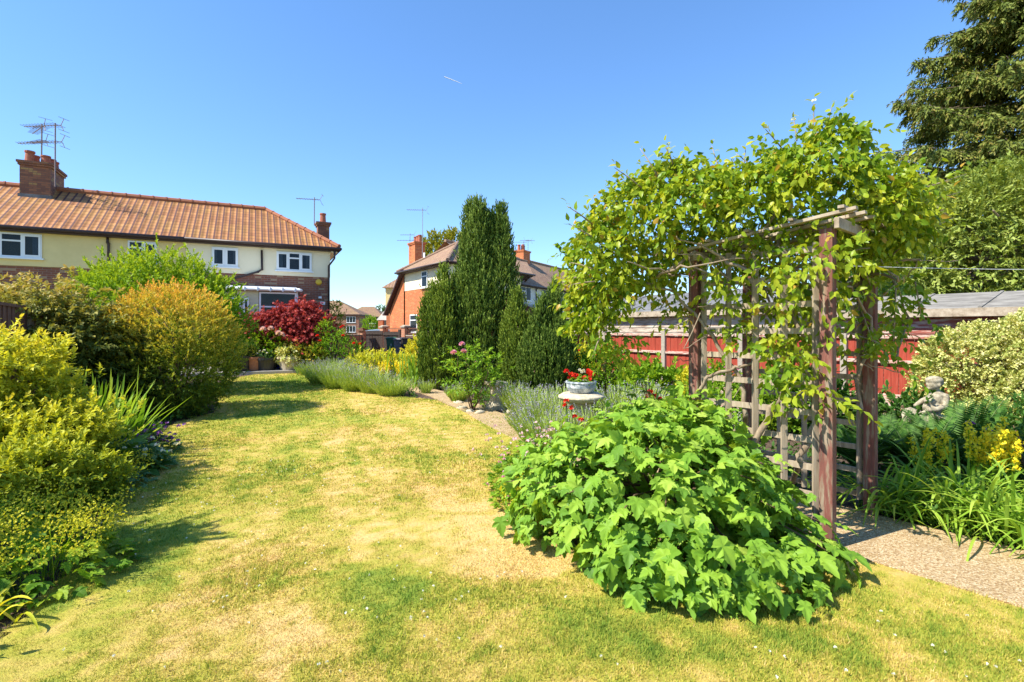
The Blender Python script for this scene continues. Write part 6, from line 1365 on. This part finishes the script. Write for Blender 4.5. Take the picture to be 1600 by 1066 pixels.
def spruce():
    base = (20.5, 19.5, 0.); H = 21; r = empty('spruce_tree', base, 'huge dark spruce with drooping tiers filling the top right corner', 'tree'); rng = np.random.default_rng(44)
    mb = MB(); mb.tube([(0, 0, 0), (0, 0, H*.5), (0, 0, H)], [.35, .2, .03], 10); P = []; D = []; Ls = []
    for z in np.arange(3.0, H, .55):
        Rr = (H-z)*.44+.4; nb = 24
        for i in range(nb):
            a = rng.uniform(0, 6.28); Rb = Rr*rng.uniform(.7, 1.1); t = np.linspace(0, 1, 8)
            C = np.stack([np.cos(a)*Rb*t, np.sin(a)*Rb*t, z+Rb*(.10*t-.38*t**1.6+.2*t**3.5)+rng.uniform(-.25, .25)*t], 1)
            if math.sin(a) > .75: continue
            mb.tube([Vector(q) for q in C], list(np.linspace(.05, .01, 8)), 5)
            m = int(26+Rb*15); tt = rng.uniform(.2, 1.0, m); Q = np.stack([np.interp(tt, t, C[:, k]) for k in range(3)], 1)
            tan = np.array([math.cos(a), math.sin(a), -.1]); sd = np.array([-math.sin(a), math.cos(a), 0])
            d = tan*.75+sd*rng.choice([-1, 1], (m, 1))*rng.uniform(.2, 1.1, (m, 1)); d[:, 2] -= rng.uniform(.1, .8, m); P.append(Q); D.append(nrm(d)); Ls.append((.35+.6*(1-tt))*rng.uniform(.7, 1.2, m))
    mb.build('trunk', M['bark'], r, smooth=True)
    P = np.concatenate(P); D = np.concatenate(D); L = np.concatenate(Ls); p = sprigs(rng, P, D, L, 13, .19, 50, .35, -.15, nup=.6)
    leaves('crown', LM['spruce'], r, *p[:4], T_NE, p[4], (0, 0, 0), 1.5)
spruce()
tree('weeping_cypress', 'pale green feathery evergreen in front of the spruce above the outbuilding', (14.6, 14.6, 0), 4, .3,
     [(14.4, 14.4, 3.0, 2.8, 2.4, 3.1), (12.4, 14.2, 2.7, 1.7, 1.5, 2.5), (11.2, 14.2, 2.0, 1.1, 1.1, 1.8), (15.5, 14.2, 3.9, 2.4, 2.2, 2.6), (13.2, 14.3, 4.4, 1.4, 1.3, 1.4), (16.8, 14, 4.6, 2.2, 2, 2.2)], 'cypress', 7000, .7, 13, .15, 131, tmpl=T_NE, Wd=1.7, spread=32, droop=.35, up=-.1, outw=.8, updir=.15, inner=.3)
tree('dark_conifer', 'dark conifer behind the arch climber, left of the pale feathery evergreen', (13.2, 19, 0), 4, .25, [(13.2, 19, 3.2, 1.6, 1.4, 3.3), (14.6, 19.3, 3.0, 1.6, 1.4, 3.4)], 'spruce', 900, .7, 12, .2, 132, tmpl=T_NE, Wd=1.6, spread=40)
for i, (x, y, rd, h, lb) in enumerate(((-.15, 9.9, .34, .5, 'lavender tuft behind the stone pedestal beside the path'), (.1, 9.2, .36, .55, 'lavender right behind the stone pedestal'), (-1.1, 10.6, .3, .42, 'small lavender left of the pink rose beside the path'))): lavender(lb, (x, y), rd, h, 70+i, 200)
# ---- low planting that covers the soil between the shrubs
def cover():
    rng = np.random.default_rng(66); n = 26000; x = rng.uniform(-9, 9, n); y = rng.uniform(2, 20, n)
    inb = inpoly(x, y, [(-8.8, 2), (8.8, 2), (8.8, 5.6), (5, 15.8), (-1, 21), (-8.5, 16.8)]) & ~inpoly(x, y, LP)
    pd = np.full(n, 9.)
    for i in range(len(pc)-1):
        a = np.array(pc[i]); b = np.array(pc[i+1]); d = b-a; t = np.clip(((x-a[0])*d[0]+(y-a[1])*d[1])/(d@d), 0, 1); pd = np.minimum(pd, np.hypot(x-a[0]-t*d[0], y-a[1]-t*d[1]))
    ok = inb & (pd > .52) & (vnoise(x, y, .9, 31) > .3); x = x[ok]; y = y[ok]; n = len(x)
    P = np.stack([x, y, np.zeros(n)], 1); D = rng.normal(0, .6, (n, 3)); D[:, 2] = 1; p = sprigs(rng, P, D, rng.uniform(.06, .2, n), 5, .07, 70, 0, .1)
    o = leaves('ground_cover', LM['fern'], None, *p[:4], T_OV, p[4]); tag(o, 'low mixed green planting covering the soil of the flower beds', 'ground cover', kind='stuff')
cover()
